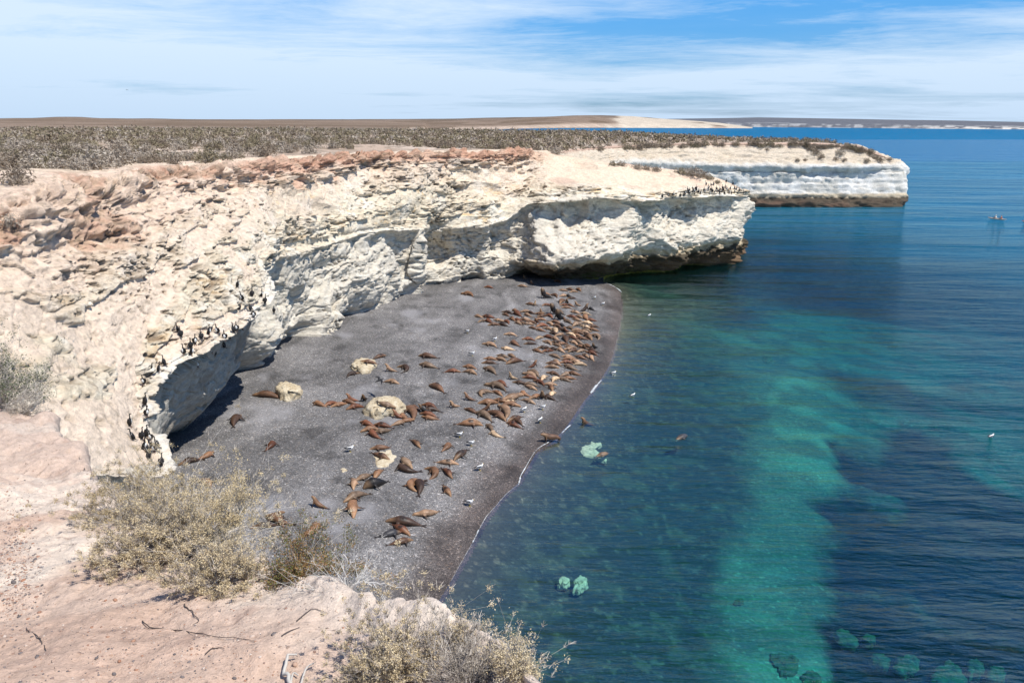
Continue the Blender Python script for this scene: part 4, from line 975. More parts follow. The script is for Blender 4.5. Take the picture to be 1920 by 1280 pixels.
CROWD = """1049 545 1064 546 L t|1065 543 1076 545 L b|1068 548 1084 548 L t|1082 543 1088 546 L o|1034 553 1046 558 L b|1020 552 1027 553 L o|1050 556 1064 556 L t|1064 556 1068 557 L k|1067 560 1077 560 L d
1048 570 1060 563 L b|1062 570 1065 568 U d|992 571 999 572 L o|1004 574 1000 573 V p|1020 573 1031 574 C r|1052 573 1064 572 L r|1053 577 1072 579 L o|1067 572 1074 575 L b|1077 574 1087 574 U t
1101 583 1083 584 U d|1104 578 1114 583 L k|1068 584 1089 589 L t|1036 589 1045 589 B k|1046 583 1057 590 L g|982 585 991 586 L t|988 585 1005 590 L d|982 589 997 595 L t|1004 588 1021 592 L o|1013 589 1018 588 V t|1011 594 1023 593 L b|1024 590 1037 597 L r
1046 600 1051 599 B k|1048 596 1059 600 L b|1057 601 1073 608 L g|1066 594 1079 596 L r|1079 593 1095 598 L t|1090 588 1106 591 L p|1095 593 1102 602 L o|1074 599 1091 603 L t|1101 600 1115 602 L r|1110 608 1090 605 L p|1072 612 1091 608 L g|1092 613 1103 615 L p|1107 613 1118 614 L b|1105 618 1120 621 L o
1003 600 1024 601 L o|1004 606 1008 605 U r|1025 605 1038 611 L t|1036 604 1048 607 L b|991 614 1009 619 L b|1006 618 1021 622 L o|980 600 991 601 L t|980 606 1003 610 L t|989 604 1006 608 L b|1004 613 1028 611 L r|1021 616 1036 620 L t|1036 611 1051 615 L b|1031 624 1046 630 L d|1036 617 1042 627 L p|1042 630 1058 626 L t|1050 610 1057 613 L k|1058 623 1064 622 U r|1064 615 1073 619 L g|1046 618 1059 622 L d|1072 620 1091 620 L t|1106 622 1089 619 L g|1078 624 1091 627 L o|1090 623 1102 626 L t|1109 638 1096 627 L o|1110 629 1124 636 C g|1067 627 1075 630 L p|1075 629 1088 632 L o
1057 632 1063 643 L b|1065 632 1084 637 L r|1083 634 1102 637 L b|1018 633 1003 637 L p|1019 631 1039 636 L r|1036 634 1047 639 L t|1019 640 1035 647 L t|1033 643 1052 642 L d|980 636 1003 639 L r|982 645 1007 646 L d|1069 641 1083 647 L t|1080 641 1089 644 L g|1000 657 1016 662 L o|1015 660 1039 658 L r|1012 653 1028 653 L d|1034 655 1045 656 L d|1045 655 1057 661 L t|1057 650 1084 654 L t|1057 656 1079 657 L t|1065 660 1083 658 L b|1083 660 1098 658 L g|1086 650 1094 652 L o|1094 656 1097 654 U d|1098 649 1107 652 L o|1112 654 1116 653 U k|1103 656 1120 661 L d|1040 647 1051 651 L t|1049 646 1059 646 L o
1029 665 1053 674 L g|1080 675 1053 673 L o|1058 669 1073 671 L t|1077 668 1101 675 L b|1093 665 1105 672 L t|1105 662 1114 665 L r|1106 668 1113 677 L t|1036 676 1052 687 L t|1028 682 1047 684 L b|1049 680 1075 682 L r|1046 690 1022 689 L t|1055 685 1084 696 L g|1074 679 1088 681 L t|1095 685 1079 684 L p|1004 688 993 689 U r|1027 699 1049 705 L b|1068 700 1050 706 L g|1065 699 1087 704 L o|1033 716 1050 709 L p|1049 710 1069 716 L g|1057 710 1076 711 L o|1013 714 1026 705 L p|1002 714 1021 723 L r|1040 722 1020 721 L t|1037 733 1029 723 L o|1030 744 1041 737 L p|1016 750 1019 742 U b|1020 745 1037 750 L d|993 749 1013 740 L o|1002 757 978 750 L g|980 735 990 743 C o|981 700 1008 711 L t|990 695 1012 707 L g|982 708 1005 711 L r|960 717 992 721 L d|1003 731 986 724 L t|988 721 1001 723 L g|953 712 966 710 V p|963 745 983 741 L t
891 593 904 596 L t|902 594 929 597 L r|897 604 912 602 L g|910 600 923 607 L r|928 601 945 603 L t|920 610 933 610 L b|932 607 954 613 L d|944 602 955 607 L r|942 585 961 589 L d|942 589 955 594 L b|961 581 970 587 L o|964 586 977 594 L r|956 596 966 603 L o|965 600 977 603 L r|967 604 978 610 L t|976 600 989 602 L o|978 607 993 609 L t
933 667 953 671 L g|932 673 946 677 L t|952 665 968 672 L t|948 682 981 677 L b|907 681 927 682 L b|911 673 929 675 L o
898 742 921 735 C g|943 743 922 733 L o|910 721 951 733 L g|930 716 949 724 L r|896 757 936 756 L o|925 750 956 756 L o|942 753 976 742 L t|945 759 966 751 L p|873 767 893 776 L b|892 773 923 790 L g|917 770 902 770 U b|951 789 909 772 L b|938 760 953 786 L t|976 762 938 760 L o|905 798 856 796 L o|869 790 901 792 L t|912 795 924 810 L g|926 812 934 818 C p|953 790 979 782 L b|955 795 971 801 L r|960 785 979 797 L b"""
POSEW = {'L': 'lying stretched', 'S': 'lying on its side', 'C': 'curled up', 'U': 'sitting up', 'V': 'looking up', 'B': 'sitting bull', 'M': 'lying bull', 'W': 'walking', 'F': 'swimming', 'R': 'resting'}
lions = []
for ln in LIONS.strip().split('\n'):
    t = ln.split(None, 6); lions.append([*map(float, t[:4]), t[4], t[5], t[6]])
cr_ = []
for e in CROWD.replace('\n', '|').split('|'):
    t = e.split(); cr_.append([*map(float, t[:4]), t[4], t[5], ''])
# rows of the crowd, counted from the far end; ordinals from the left
cr_.sort(key=lambda e: (e[1] + e[3]) / 2)
rowsz = 14
nrow = math.ceil(len(cr_) / rowsz)
for i in range(nrow):
    rw = sorted(cr_[i * rowsz:(i + 1) * rowsz], key=lambda e: e[0] + e[2])
    for j, e in enumerate(rw):
        pw = POSEW[e[4]]
        e[6] = f"{CW[e[5]]} sea lion {pw}, {ORD[j]} from left in crowd row {ORD[i]} from far end"
lions += cr_
GREY = []
def place_lion(hx, hy, tx, ty, pose, colr, label, on=None):
    water = pose == 'F'
    if on is not None:
        a = hit(hx, hy, on); b = hit(tx, ty, on); a = np.array(a[0] if a else ray_ground(hx, hy)); b = np.array(b[0] if b else ray_ground(tx, ty)); pose = 'L'
    elif water:
        a = Z(hx, hy, -.05); b = Z(tx, ty, -.05)
    else:
        a = ray_ground(hx, hy); b = ray_ground(tx, ty)
    a = np.array(a); b = np.array(b); v = a - b; v[2] = 0; L = np.linalg.norm(v); dr = v / (L + 1e-6)
    far_k = 1.0
    if pose in 'LSFM' or on is not None:
        kind = {'L': random.choice(['lie', 'lie2', 'lie', 'side']), 'S': 'side', 'F': 'lie', 'M': 'bull_lie'}[pose]
        Lw = min(max(L * 1.08, 1.55), 2.9); c_ = (a + b) / 2; sc = Lw / 2.1
        wide = random.uniform(1.1, 1.35)
        scl = (sc, min(sc, 1.15) * wide, min(sc, 1.1) * wide)
    else:
        kind = {'C': 'curl', 'U': 'sit', 'V': 'sitlook', 'B': 'bull', 'W': 'walk'}[pose]
        if kind == 'curl': c_ = (a + b) / 2; sc = max(min(L * .9, 1.05), .80) * 1.0; scl = (sc, sc, sc)
        elif kind == 'walk': c_ = (a + b) / 2; sc = max(L / 1.7, .9); scl = (sc,) * 3
        else:
            if L < .7: c_ = a - dr * .2
            else: c_ = a - dr * .35
            sc = min(max(L / 1.35, .62), .86) if kind != 'bull' else .92
            scl = (sc,) * 3
    c_ = np.array(c_)
    if on is None and not water: c_[2] = float(ground(c_[:1], c_[1:2])[0]) - .02
    if water: c_[2] = -.16
    o = bpy.data.objects.new('sea_lion', SL[kind]); COL.objects.link(o)
    ang = math.atan2(dr[1], dr[0])
    if on is None and not water and pose not in 'BUVW':
        e1 = c_ + dr * .8; e2 = c_ - dr * .8; g1, g2 = ground(np.array([e1[0], e2[0]]), np.array([e1[1], e2[1]])); pit = math.atan2(g2 - g1, 1.6)
    else: pit = 0.0
    if on is not None: pit = -math.atan2(a[2] - b[2], L); c_[2] = (a[2] + b[2]) / 2 + .10
    o.matrix_world = Matrix.Translation(Vector(c_)) @ Matrix.Rotation(ang, 4, 'Z') @ Matrix.Rotation(pit, 4, 'Y') @ Matrix.Diagonal((*scl, 1))
    if random.random() < .5 and pose in 'LSC': o.matrix_world = o.matrix_world @ Matrix.Diagonal((1, -1, 1, 1))
    b_ = np.array(FURC[colr]) * random.uniform(.62, 1.22); o.color = (*b_, 1)
    tag(o, label, 'sea lion', 'sea lions hauled out on the beach' if not water else 'sea lions swimming')
    return o

# ------------------------------------------------------------------ boulders
def b_stone(n, bs, o):
    g = n.n('ShaderNodeTexCoord').outputs['Object']; f1 = n.noise(g, 2.0, 6, .65); f2 = n.noise(n.map(g, (1, 1, 3)), 7, 5, .7)
    c_ = n.ramp(n.math('ADD', n.math('MULTIPLY', f1, .6), n.math('MULTIPLY', f2, .4)), [(.35, (.24, .18, .11)), (.47, (.48, .39, .26)), (.60, (.60, .53, .40))])
    n.link(c_, bs.inputs['Base Color']); n.link(n.n('ShaderNodeBump', {'Height': n.math('ADD', f1, f2), 'Strength': .8, 'Distance': .1}).outputs[0], bs.inputs['Normal'])
M_stone = material('pale_stone', b_stone, .93, .15)
M_sunk = flat('sunken_stone', (.075, .11, .06), .9, .1, .5, 3.0)
M_sunk2 = flat('sunken_pale_stone', (.55, .54, .38), .9, .1, .35, 4.0)
def boulder(outline_px, h, label, zb=None, mt=None, sharp=.12, name='boulder', group=None, dome=.45, seed=0):
    """a rock whose outline on the ground follows the photographed outline; real height h"""
    mt = mt or M_stone
    if zb is None: pts = np.array([ray_ground(x, y) for x, y in outline_px])
    else: pts = np.array([Z(x, y, zb) for x, y in outline_px])
    c_ = pts.mean(0); zc_ = pts[:, 2].mean() if zb is None else zb
    pl = pts[:, :2] - c_[:2]; n = len(pl); ang = np.linspace(0, n, 72, endpoint=False)
    P2 = cr(np.concatenate([pl[-1:], pl, pl[:2]])[:, :], 1 + ang * 1.0)
    aa = np.linspace(0, 2 * math.pi, 72, endpoint=False); jt = fbm(np.stack([np.cos(aa) * 1.6, np.sin(aa) * 1.6, np.full(72, seed * 3.1)], 1), 1, 4, .65, s=999) - .5; P2 = P2 * (1 + jt * (.55 if name == 'boulder' else 1.3))[:, None]
    prof = [(0.96, -.4), (1.02, .0), (1.0, .45), (.93, .78), (.8, .93), (.6, 1.0), (.4, 1 + dome * .12), (.2, 1 + dome * .2), (.02, 1 + dome * .22)]
    pr = cr(np.array(prof), np.linspace(0, len(prof) - 1, 34))
    G = np.array([np.concatenate([P2 * a, np.full((72, 1), h * b)], 1) for a, b in pr])
    N = gnormal(G); w_ = G + c_ * [1, 1, 0] + seed * 7.3
    s_ = max(h, .3)
    dsp = (fbm(w_, 1.1, 4, s=1000) - .5) * .55 * s_ + (fbm(w_, 3.5, 4, s=1005, ridge=True) - .5) * sharp + facets(w_ + (fbm(w_, 2, 2, s=1008)[..., None] - .5) * .3, 1.5 / max(s_, .5), s=1007)[0] * .38 * s_
    c0 = G.mean((0, 1)); out_ = G - c0; out_ /= np.linalg.norm(out_, axis=-1, keepdims=True)
    G = G + out_ * dsp[..., None] * .8
    nr = len(G); i = np.arange(nr * 72).reshape(nr, 72); q = np.stack([i[:-1], np.roll(i[:-1], -1, 1), np.roll(i[1:], -1, 1), i[1:]], -1).reshape(-1, 4)
    o = link(name, mesh_np(name, G, q, (mt,))); o.location = (c_[0], c_[1], zc_ - .12)
    tag(o, label, 'boulder' if name == 'boulder' else 'rock', group); return o
bo1 = boulder([(662,690),(668,679),(684,677),(700,680),(704,690),(694,698),(678,699)], .55, 'cracked pale boulder with a brown sea lion resting on it')
bo2 = boulder([(683,774),(690,764),(706,757),(730,755),(750,761),(757,770),(748,779),(722,784),(700,783)], .85, 'largest pale boulder on the beach, a sea lion asleep on top', dome=.8, seed=1)
bo3 = boulder([(684,846),(695,838),(712,842),(724,846),(731,834),(738,838),(734,850),(746,856),(738,862),(730,870),(722,876),(708,875),(702,864),(692,858)], .14, 'star shaped flat pale slab under two brown sea lions', sharp=.05, seed=2, dome=.1)
bo4 = boulder([(635,884),(637,877),(645,875),(652,881),(649,888),(640,888)], .12, 'small flat pale stone lying alone on dark shingle', sharp=.04, seed=3)
bo5 = boulder([(520,744),(524,733),(536,728),(553,731),(563,740),(560,748),(545,752),(530,750)], .85, 'smooth round pale boulder right of a lying brown sea lion', seed=4)
sunk = [([(1085,850),(1090,838),(1104,832),(1112,826),(1128,826),(1131,833),(1118,838),(1106,841),(1112,849),(1124,852),(1138,862),(1136,868),(1120,864),(1100,860)], 'curved pale slab just under the water near shore', -.30),
        ([(1077,1102),(1080,1086),(1092,1080),(1103,1086),(1098,1098),(1086,1108)], 'larger of two pale stones sunk side by side in clear water', -.45),
        ([(1047,1094),(1050,1084),(1062,1084),(1067,1093),(1058,1098)], 'smaller of two pale stones sunk side by side in clear water', -.4),
        ([(1376,1136),(1380,1126),(1391,1126),(1392,1136),(1384,1139)], 'lone yellowish stone sunk left of the bright green sand band', -1.5),
        ([(1440,1230),(1455,1222),(1485,1226),(1500,1240),(1492,1262),(1470,1270),(1452,1256)], 'broad yellowish rock sunk at the bottom of the green sand band', -1.6),
        ([(1500,1270),(1515,1260),(1535,1264),(1540,1280),(1510,1285)], 'yellow green rock sunk right of the broad one at the frame bottom', -1.6),
        ([(1630,1240),(1640,1228),(1662,1232),(1668,1246),(1650,1254)], 'pale green rock sunk in the dark weed, leftmost of the bright ones', -1.5),
        ([(1672,1250),(1690,1230),(1720,1232),(1722,1256),(1695,1264)], 'dull green rock sunk in the weed beside the pale green one', -1.7),
        ([(1745,1262),(1770,1240),(1805,1250),(1806,1290),(1750,1290)], 'wide green rock sunk in dark weed at the bottom edge', -1.7),
        ([(1812,1250),(1822,1236),(1840,1240),(1842,1262),(1822,1268)], 'green rock with bright rim sunk in dark weed, second from right', -1.6),
        ([(1850,1262),(1862,1250),(1880,1256),(1878,1276),(1858,1276)], 'rightmost small green rock sunk in the dark weed', -1.6),
        ([(1615,1202),(1622,1192),(1640,1196),(1636,1208)], 'small green rock sunk in dark weed above the pale green one', -1.6),
        ([(1560,1190),(1575,1180),(1600,1188),(1604,1206),(1580,1212)], 'green rock sunk where weed meets the green sand band', -1.8),
        ([(1420,672),(1430,668),(1448,670),(1450,679),(1434,682)], 'faint pale rock sunk in the water beyond the swimming sea lion', -1.5)]
for i, (ol, lb, zt) in enumerate(sunk):
    cq = np.mean([Z(x, y, zt) for x, y in ol], 0); bed = float(ground(cq[:1], cq[1:2])[0]); hh = .28 if zt < -1 else .25; ol = [(np.mean([q_[0] for q_ in ol]) + (x_ - np.mean([q_[0] for q_ in ol])) * .85, np.mean([q_[1] for q_ in ol]) + (y_ - np.mean([q_[1] for q_ in ol])) * .85) for x_, y_ in ol]; zt = max(bed + hh, zt) if zt > -1 else bed + hh
    boulder(ol, hh, lb, zb=zt - hh, mt=M_sunk2 if i < 3 else M_sunk, name='sunken_rock', group='rocks under the water', seed=10 + i, sharp=.30, dome=.2)
DG.update()
for e in lions:
    on = [bo1, bo2] if e[4] == 'R' else None
    place_lion(*e, on=on)

# ------------------------------------------------------------------ birds
def bird_mesh(kind):
    parts = []; colr = []
    def add(p, c): parts.append(p); colr.extend([c] * len(p[0]))
    if kind == 'cormorant':
        K = (.012, .011, .012); W_ = (.62, .61, .58)
        add(tube([(-.05, 0, .10), (0, 0, .20), (.03, 0, .34), (.05, 0, .44), (.05, 0, .50)], [(.05, .05), (.105, .10), (.10, .095), (.06, .055), (.035, .035)], 10, updir=(1, 0, 0)), K)
        add(tube([(.05, 0, .17), (.075, 0, .26), (.085, 0, .35), (.07, 0, .44)], [(.03, .03), (.075, .06), (.07, .055), (.03, .03)], 8, updir=(1, 0, 0)), W_)
        add(tube([(.05, 0, .47), (.07, 0, .55), (.05, 0, .62), (.08, 0, .67)], [.035, .028, .027, .03], 8, updir=(1, 0, 0)), K)
        add(tube([(.05, 0, .67), (.10, 0, .675), (.14, 0, .67)], [.025, .032, .018], 8), K); add(tube([(.13, 0, .67), (.18, 0, .675), (.215, 0, .665)], [.012, .008, .003], 6), (.25, .2, .12))
        add(tube([(-.04, 0, .14), (-.12, 0, .07), (-.2, 0, .03)], [(.04, .02), (.05, .014), (.035, .008)], 6), K)
        for g in (-1, 1):
            add(tube([(.01, .09 * g, .42), (-.03, .105 * g, .30), (-.09, .07 * g, .14)], [(.03, .05), (.02, .07), (.01, .02)], 6, updir=(0, 1, 0)), K)
            add(tube([(.03, .04 * g, .14), (.03, .045 * g, .03)], [.018, .013], 5), (.2, .1, .06)); add(tube([(.01, .045 * g, .012), (.10, .06 * g, .012)], [(.02, .01), (.035, .006)], 5), (.2, .1, .06))
    elif kind == 'gull':
        Wh = (.78, .78, .77); K = (.03, .03, .035)
        add(tube([(-.24, 0, .24), (-.12, 0, .25), (.03, 0, .26), (.14, 0, .31), (.19, 0, .36)], [(.03, .02), (.09, .08), (.105, .10), (.07, .07), (.045, .045)], 10), Wh)
        add(tube([(.17, 0, .33), (.205, 0, .40), (.235, 0, .43)], [.042, .05, .03], 8, updir=(1, 0, 0)), Wh); add(tube([(.24, 0, .43), (.28, 0, .427), (.31, 0, .415)], [.017, .014, .005], 6), (.6, .4, .03))
        for g in (-1, 1):
            add(tube([(.10, .07 * g, .31), (-.05, .095 * g, .31), (-.20, .06 * g, .28), (-.36, .03 * g, .27)], [(.03, .05), (.03, .075), (.02, .045), (.008, .012)], 6, updir=(0, 1, 0)), K)
            add(tube([(0, .04 * g, .18), (.01, .04 * g, .02)], [.012, .01], 5), (.5, .38, .08)); add(tube([(-.01, .04 * g, .01), (.08, .05 * g, .01)], [(.012, .008), (.03, .006)], 5), (.5, .38, .08))
    else:   # flying
        K = (.02, .02, .022)
        add(tube([(-.35, 0, 0), (-.15, 0, 0), (.1, 0, .01), (.28, 0, .04), (.42, 0, .06)], [(.04, .01), (.08, .06), (.08, .07), (.035, .035), (.008, .008)], 8), K)
        for g in (-1, 1): add(tube([(.05, .05 * g, .03), (.10, .32 * g, .12), (.0, .62 * g, .10), (-.14, .85 * g, .05)], [(.10, .02), (.09, .014), (.07, .01), (.015, .004)], 6), K)
    V, Fc = join(parts); me = mesh_py(kind, V, Fc, (M_feather,))
    at = me.attributes.new('Col', 'FLOAT_COLOR', 'POINT'); c_ = np.ones((len(V), 4), np.float32); c_[:, :3] = colr; at.data.foreach_set('color', c_.ravel()); return me
def b_feather(n, bs, o):
    n.link(n.n('ShaderNodeAttribute', attribute_name='Col').outputs['Color'], bs.inputs['Base Color'])
M_feather = material('feathers', b_feather, .6, .3)
BM = {k: bird_mesh(k) for k in ('cormorant', 'gull', 'flying_bird')}
CORM = [(446,531),(473,548),(491,549),(455,556),(458,568),(449,573),(497,562),(514,578),(476,588),(470,575),(444,613),(438,616),(455,611),(409,618),(392,620),(422,630),(431,628),(378,628),(339,624),(334,615),(366,638),(358,645),(359,658),(416,641),(421,645),(397,655),(402,661),(345,657),(371,682),(308,678),(297,690),(284,692),(270,713),(273,752),(275,772),(244,792),(251,818),(266,816),(275,811),(283,818),(270,836),(277,842),(284,833),(291,840),(280,853),(303,866),(296,832)]
CORM.sort(key=lambda p: (p[1] + .001 * p[0]))
clusters = [('near the right end of the hollow lip', lambda x, y: y < 600), ('on the middle stretch of the hollow lip', lambda x, y: 600 <= y < 670), ('on the lip left of the hollow', lambda x, y: 670 <= y < 800), ('in the low huddle above the dry bush', lambda x, y: y >= 800)]
for nm, cond in clusters:
    grp = sorted([p for p in CORM if cond(*p)], key=lambda p: p[1] * .5 + p[0] if False else p[1])
    for j, (x, y) in enumerate(grp):
        h_ = hit(x, y + 8, [main_o]) or hit(x, y + 4, [main_o])
        if not h_: continue
        o = bpy.data.objects.new('cormorant', BM['cormorant']); COL.objects.link(o); o.location = h_[0] - Vector((0, 0, .03))
        o.rotation_euler = (0, random.uniform(-.05, .12), random.uniform(-3.1, 3.1)); sc = random.uniform(.9, 1.08); o.scale = (sc,) * 3
        tag(o, f"black cormorant {nm}, {ORD[j]} from the top", 'cormorant', 'cormorants on the near cliff lip')
HB = [(968,365),(1030,350),(1080,345),(1070,370),(1105,370),(1150,355),(1185,350),(1225,295),(1240,302),(1240,320),(1275,290),(1290,310),(1310,300),(1305,285),(1270,320),(1330,320),(1350,330),(1405,240),(1425,300),(1430,275),(1455,245),(1480,240),(1455,295),(1470,310),(1490,330),(1510,290),(1520,310),(1545,290),(1560,310),(1570,280),(1580,300),(1600,265),(1608,210),(1610,290),(1625,300),(1640,320),(1650,280),(1675,235),(1690,280),(1690,318),(1710,290),(1722,320),(1780,320),(1800,325),(1820,330),(1838,320),(1240,335),(1290,340),(1200,330),(1160,380),(1385,300),(1395,320),(1440,330),(1540,325),(1590,330),(1660,330),(1740,300),(1755,315)]
HB = [(1060 + x / 5.333, 300 + y / 5.333) for x, y in HB]; HB.sort()
for j, (x, y) in enumerate(HB):
    h_ = hit(x, y + 3, [main_o])
    if not h_: continue
    o = bpy.data.objects.new('cormorant', BM['cormorant']); COL.objects.link(o); o.location = h_[0]; o.rotation_euler = (0, 0, random.uniform(-3, 3)); sc = random.uniform(.95, 1.15); o.scale = (sc,) * 3
    if (h_[0] - Vector((0, 0, CAMZ))).length > 170: o.location = Vector(D(x, y + 3, 124))
    tag(o, 'tiny black cormorant in the colony along the ledge of the middle headland', 'cormorant', 'cormorants on the middle headland ledge')
GL = [(880,948,'black backed gull standing alone near the wet shingle at lower right'),(927,640,'black backed gull standing above the slender tan sea lion'),(885,667,'white gull standing between the boulder and the crowd'),(982,773,'all white gull beside the lower end of the crowd'),
      (1017,768,'black backed gull, upper of two between crowd and waterline'),(1012,793,'black backed gull, lower of two between crowd and waterline'),(861,820,'black backed gull below the long orange sea lion'),(883,836,'gull preening above the dark sprawling sea lion'),(899,882,'grey gull crouching right of the long tan sea lion'),
      (656,847,'small white gull alone left of the star shaped slab'),(1114,561,'white gull on the wet shingle beyond the crowd'),(1130,573,'white gull at the waterline beyond the crowd'),(876,625,'dark bird standing alone above the mid beach')]
for x, y, lb in GL:
    o = bpy.data.objects.new('gull', BM['gull']); COL.objects.link(o); o.location = Vector(ray_ground(x, y)); o.rotation_euler = (0, 0, random.uniform(-.6, .9)); o.scale = (1.05,) * 3; tag(o, lb, 'gull', 'gulls on the beach')
for x, y, lb in [(1186,742,'small white gull floating offshore of the beach'),(1858,819,'small bird floating at the far right of the water'),(1217,592,'bird floating beyond the shallow water'),(1150,700,'white bird floating at the waterline')]:
    o = bpy.data.objects.new('gull', BM['gull']); COL.objects.link(o); o.location = Vector(Z(x, y, 0)) - Vector((0, 0, .2)); o.rotation_euler = (0, 0, random.uniform(-1, 1)); o.scale = (1.0,) * 3; tag(o, lb, 'gull', 'gulls afloat')
o = bpy.data.objects.new('flying_bird', BM['flying_bird']); COL.objects.link(o); o.location = Vector(D(711, 713, 62)); o.rotation_euler = (.1, -.2, .5); tag(o, 'dark bird flying low over the shingle below the cracked boulder', 'bird')
o = bpy.data.objects.new('flying_bird', BM['flying_bird']); COL.objects.link(o); o.location = Vector(D(238, 169, 300)); o.rotation_euler = (.2, 0, 1.2); tag(o, 'tiny dark bird flying in the sky above the plain', 'bird')

# ------------------------------------------------------------------ kayaks with paddlers
M_kred = flat('kayak_red', (.45, .06, .03), .35, .5, .1); M_kyel = flat('kayak_cream', (.62, .45, .33), .35, .5, .1); M_skin = flat('skin', (.45, .27, .18), .6, .3, .1); M_vest = flat('vest', (.72, .70, .66), .8, .2, .1); M_vest2 = flat('vest_red', (.5, .12, .06), .8, .2, .1); M_dark = flat('dark_cloth', (.03, .03, .04), .8, .2, .1)
def hull_mesh(mt):
    x = np.linspace(-2.6, 2.6, 17); w_ = .34 * (1 - (np.abs(x) / 2.62) ** 2.4); z = .14 + .16 * (np.abs(x) / 2.6) ** 3
    V, Q = tube(np.stack([x, 0 * x, z], 1), [(max(a, .015), max(.17 * (a / .34) ** .6, .02)) for a in w_], 14); return mesh_py('hull', V, join([(V, Q)])[1], (mt,))
def person_mesh():
    parts = [tube([(-.05, 0, .22), (-.04, 0, .45), (.0, 0, .66), (.0, 0, .78)], [(.17, .12), (.16, .11), (.2, .11), (.07, .06)], 10, updir=(1, 0, 0)),
             tube([(.0, 0, .78), (.02, 0, .88), (.02, 0, 1.0), (.02, 0, 1.06)], [.055, .085, .095, .05], 10, updir=(1, 0, 0)), tube([(.09, 0, .92), (.13, 0, .91)], [.02, .014], 6)]
    for g in (-1, 1):
        parts.append(tube([(0, .18 * g, .70), (.12, .30 * g, .50), (.34, .24 * g, .52), (.40, .22 * g, .53)], [.055, .045, .035, .03], 8, updir=(0, 0, 1)))
        parts.append(tube([(-.05, .1 * g, .24), (.38, .14 * g, .34), (.75, .1 * g, .22)], [.085, .065, .05], 8))
    V, Fc = join(parts); me = remesh(mesh_py('person', V, Fc), .022, 1); me.materials.append(M_skin); me.polygons.foreach_set('use_smooth', [True] * len(me.polygons)); return me
PMe = person_mesh()
def kayak(p, rz, label, mt, persons, twin=True):
    r_ = bpy.data.objects.new('kayak', None); COL.objects.link(r_); r_.location = p; r_.rotation_euler = (0, 0, rz); tag(r_, label, 'kayak', 'kayaks on the sea')
    link('hull', hull_mesh(mt), r_)
    for cx_ in ((.55, -1.0) if twin else (-.2,)):
        a = np.linspace(0, 2 * math.pi, 16, endpoint=False); ring_ = np.stack([np.cos(a) * .42 + cx_, np.sin(a) * .24, np.full(16, .315)], 1)
        V, Q = tube(np.vstack([ring_, ring_[:1]]), [.025] * 17, 6, cap=False); link('cockpit_rim', mesh_py('rim', V, Q, (M_dark,)), r_)
        V, Q = tube([(cx_ - .2, 0, .30), (cx_ - .22, 0, .52)], [(.18, .03), (.16, .03)], 8, updir=(1, 0, 0)); link('seat_back', mesh_py('seat_back', V, join([(V, Q)])[1], (M_dark,)), r_)
    DG.update()
    for (cx_, vest, lb, plb) in persons:
        M_ = Matrix.Translation(Vector(p)) @ Matrix.Rotation(rz, 4, 'Z')
        pr = bpy.data.objects.new('person', PMe); COL.objects.link(pr); pr.matrix_world = M_ @ Matrix.Translation((cx_, 0, 0)); tag(pr, lb, 'person', 'paddlers')
        V, Q = tube([(-.05, 0, .38), (-.03, 0, .52), (.0, 0, .70)], [(.20, .145), (.2, .15), (.19, .13)], 10, updir=(1, 0, 0)); link('life_vest', mesh_py('life_vest', V, join([(V, Q)])[1], (vest,)), pr)
        V, Q = tube([(.0, 0, .97), (.01, 0, 1.03), (.01, 0, 1.09)], [(.12, .13), (.1, .1), (.04, .04)], 10, updir=(1, 0, 0)); link('hat', mesh_py('hat', V, join([(V, Q)])[1], (vest,)), pr)
        pd = bpy.data.objects.new('paddle', None); COL.objects.link(pd); pd.matrix_world = M_ @ Matrix.Translation((cx_ + .40, 0, .55)) @ Matrix.Rotation(.28, 4, 'X'); tag(pd, plb, 'paddle')
        V, Q = tube([(0, -1.05, 0), (0, 1.05, 0)], [.016, .016], 6); link('shaft', mesh_py('shaft', V, join([(V, Q)])[1], (M_dark,)), pd)
        for g in (-1, 1):
            V, Q = tube([(0, g * .85, 0), (0, g * 1.0, 0), (0, g * 1.2, 0)], [(.02, .012), (.09, .012), (.05, .01)], 8); link('blade', mesh_py('blade', V, join([(V, Q)])[1], (M_vest,)), pd)
kp = Z(1869, 411, 0.0); kl = Z(1849, 408.5, 0); kr = Z(1891, 413.5, 0); ka = math.atan2(kr[1] - kl[1], kr[0] - kl[0])
kayak(tuple(kp - [0, 0, .03]), ka + math.pi, 'red and cream double kayak with two paddlers on open water', M_kyel,
      [(.35, M_vest, 'front paddler in white vest and hat in the double kayak', 'white bladed paddle held by the front paddler'), (-1.15, M_vest2, 'rear paddler in a dark red vest in the double kayak', 'white bladed paddle held by the rear paddler')])
kp2 = Z(1915, 415.5, 0); kdir = np.array([math.cos(ka), math.sin(ka), 0])
kayak(tuple(kp2 + kdir * 2.6 - [0, 0, .03]), ka + math.pi, 'red kayak entering the frame at the right edge', M_kred, [])

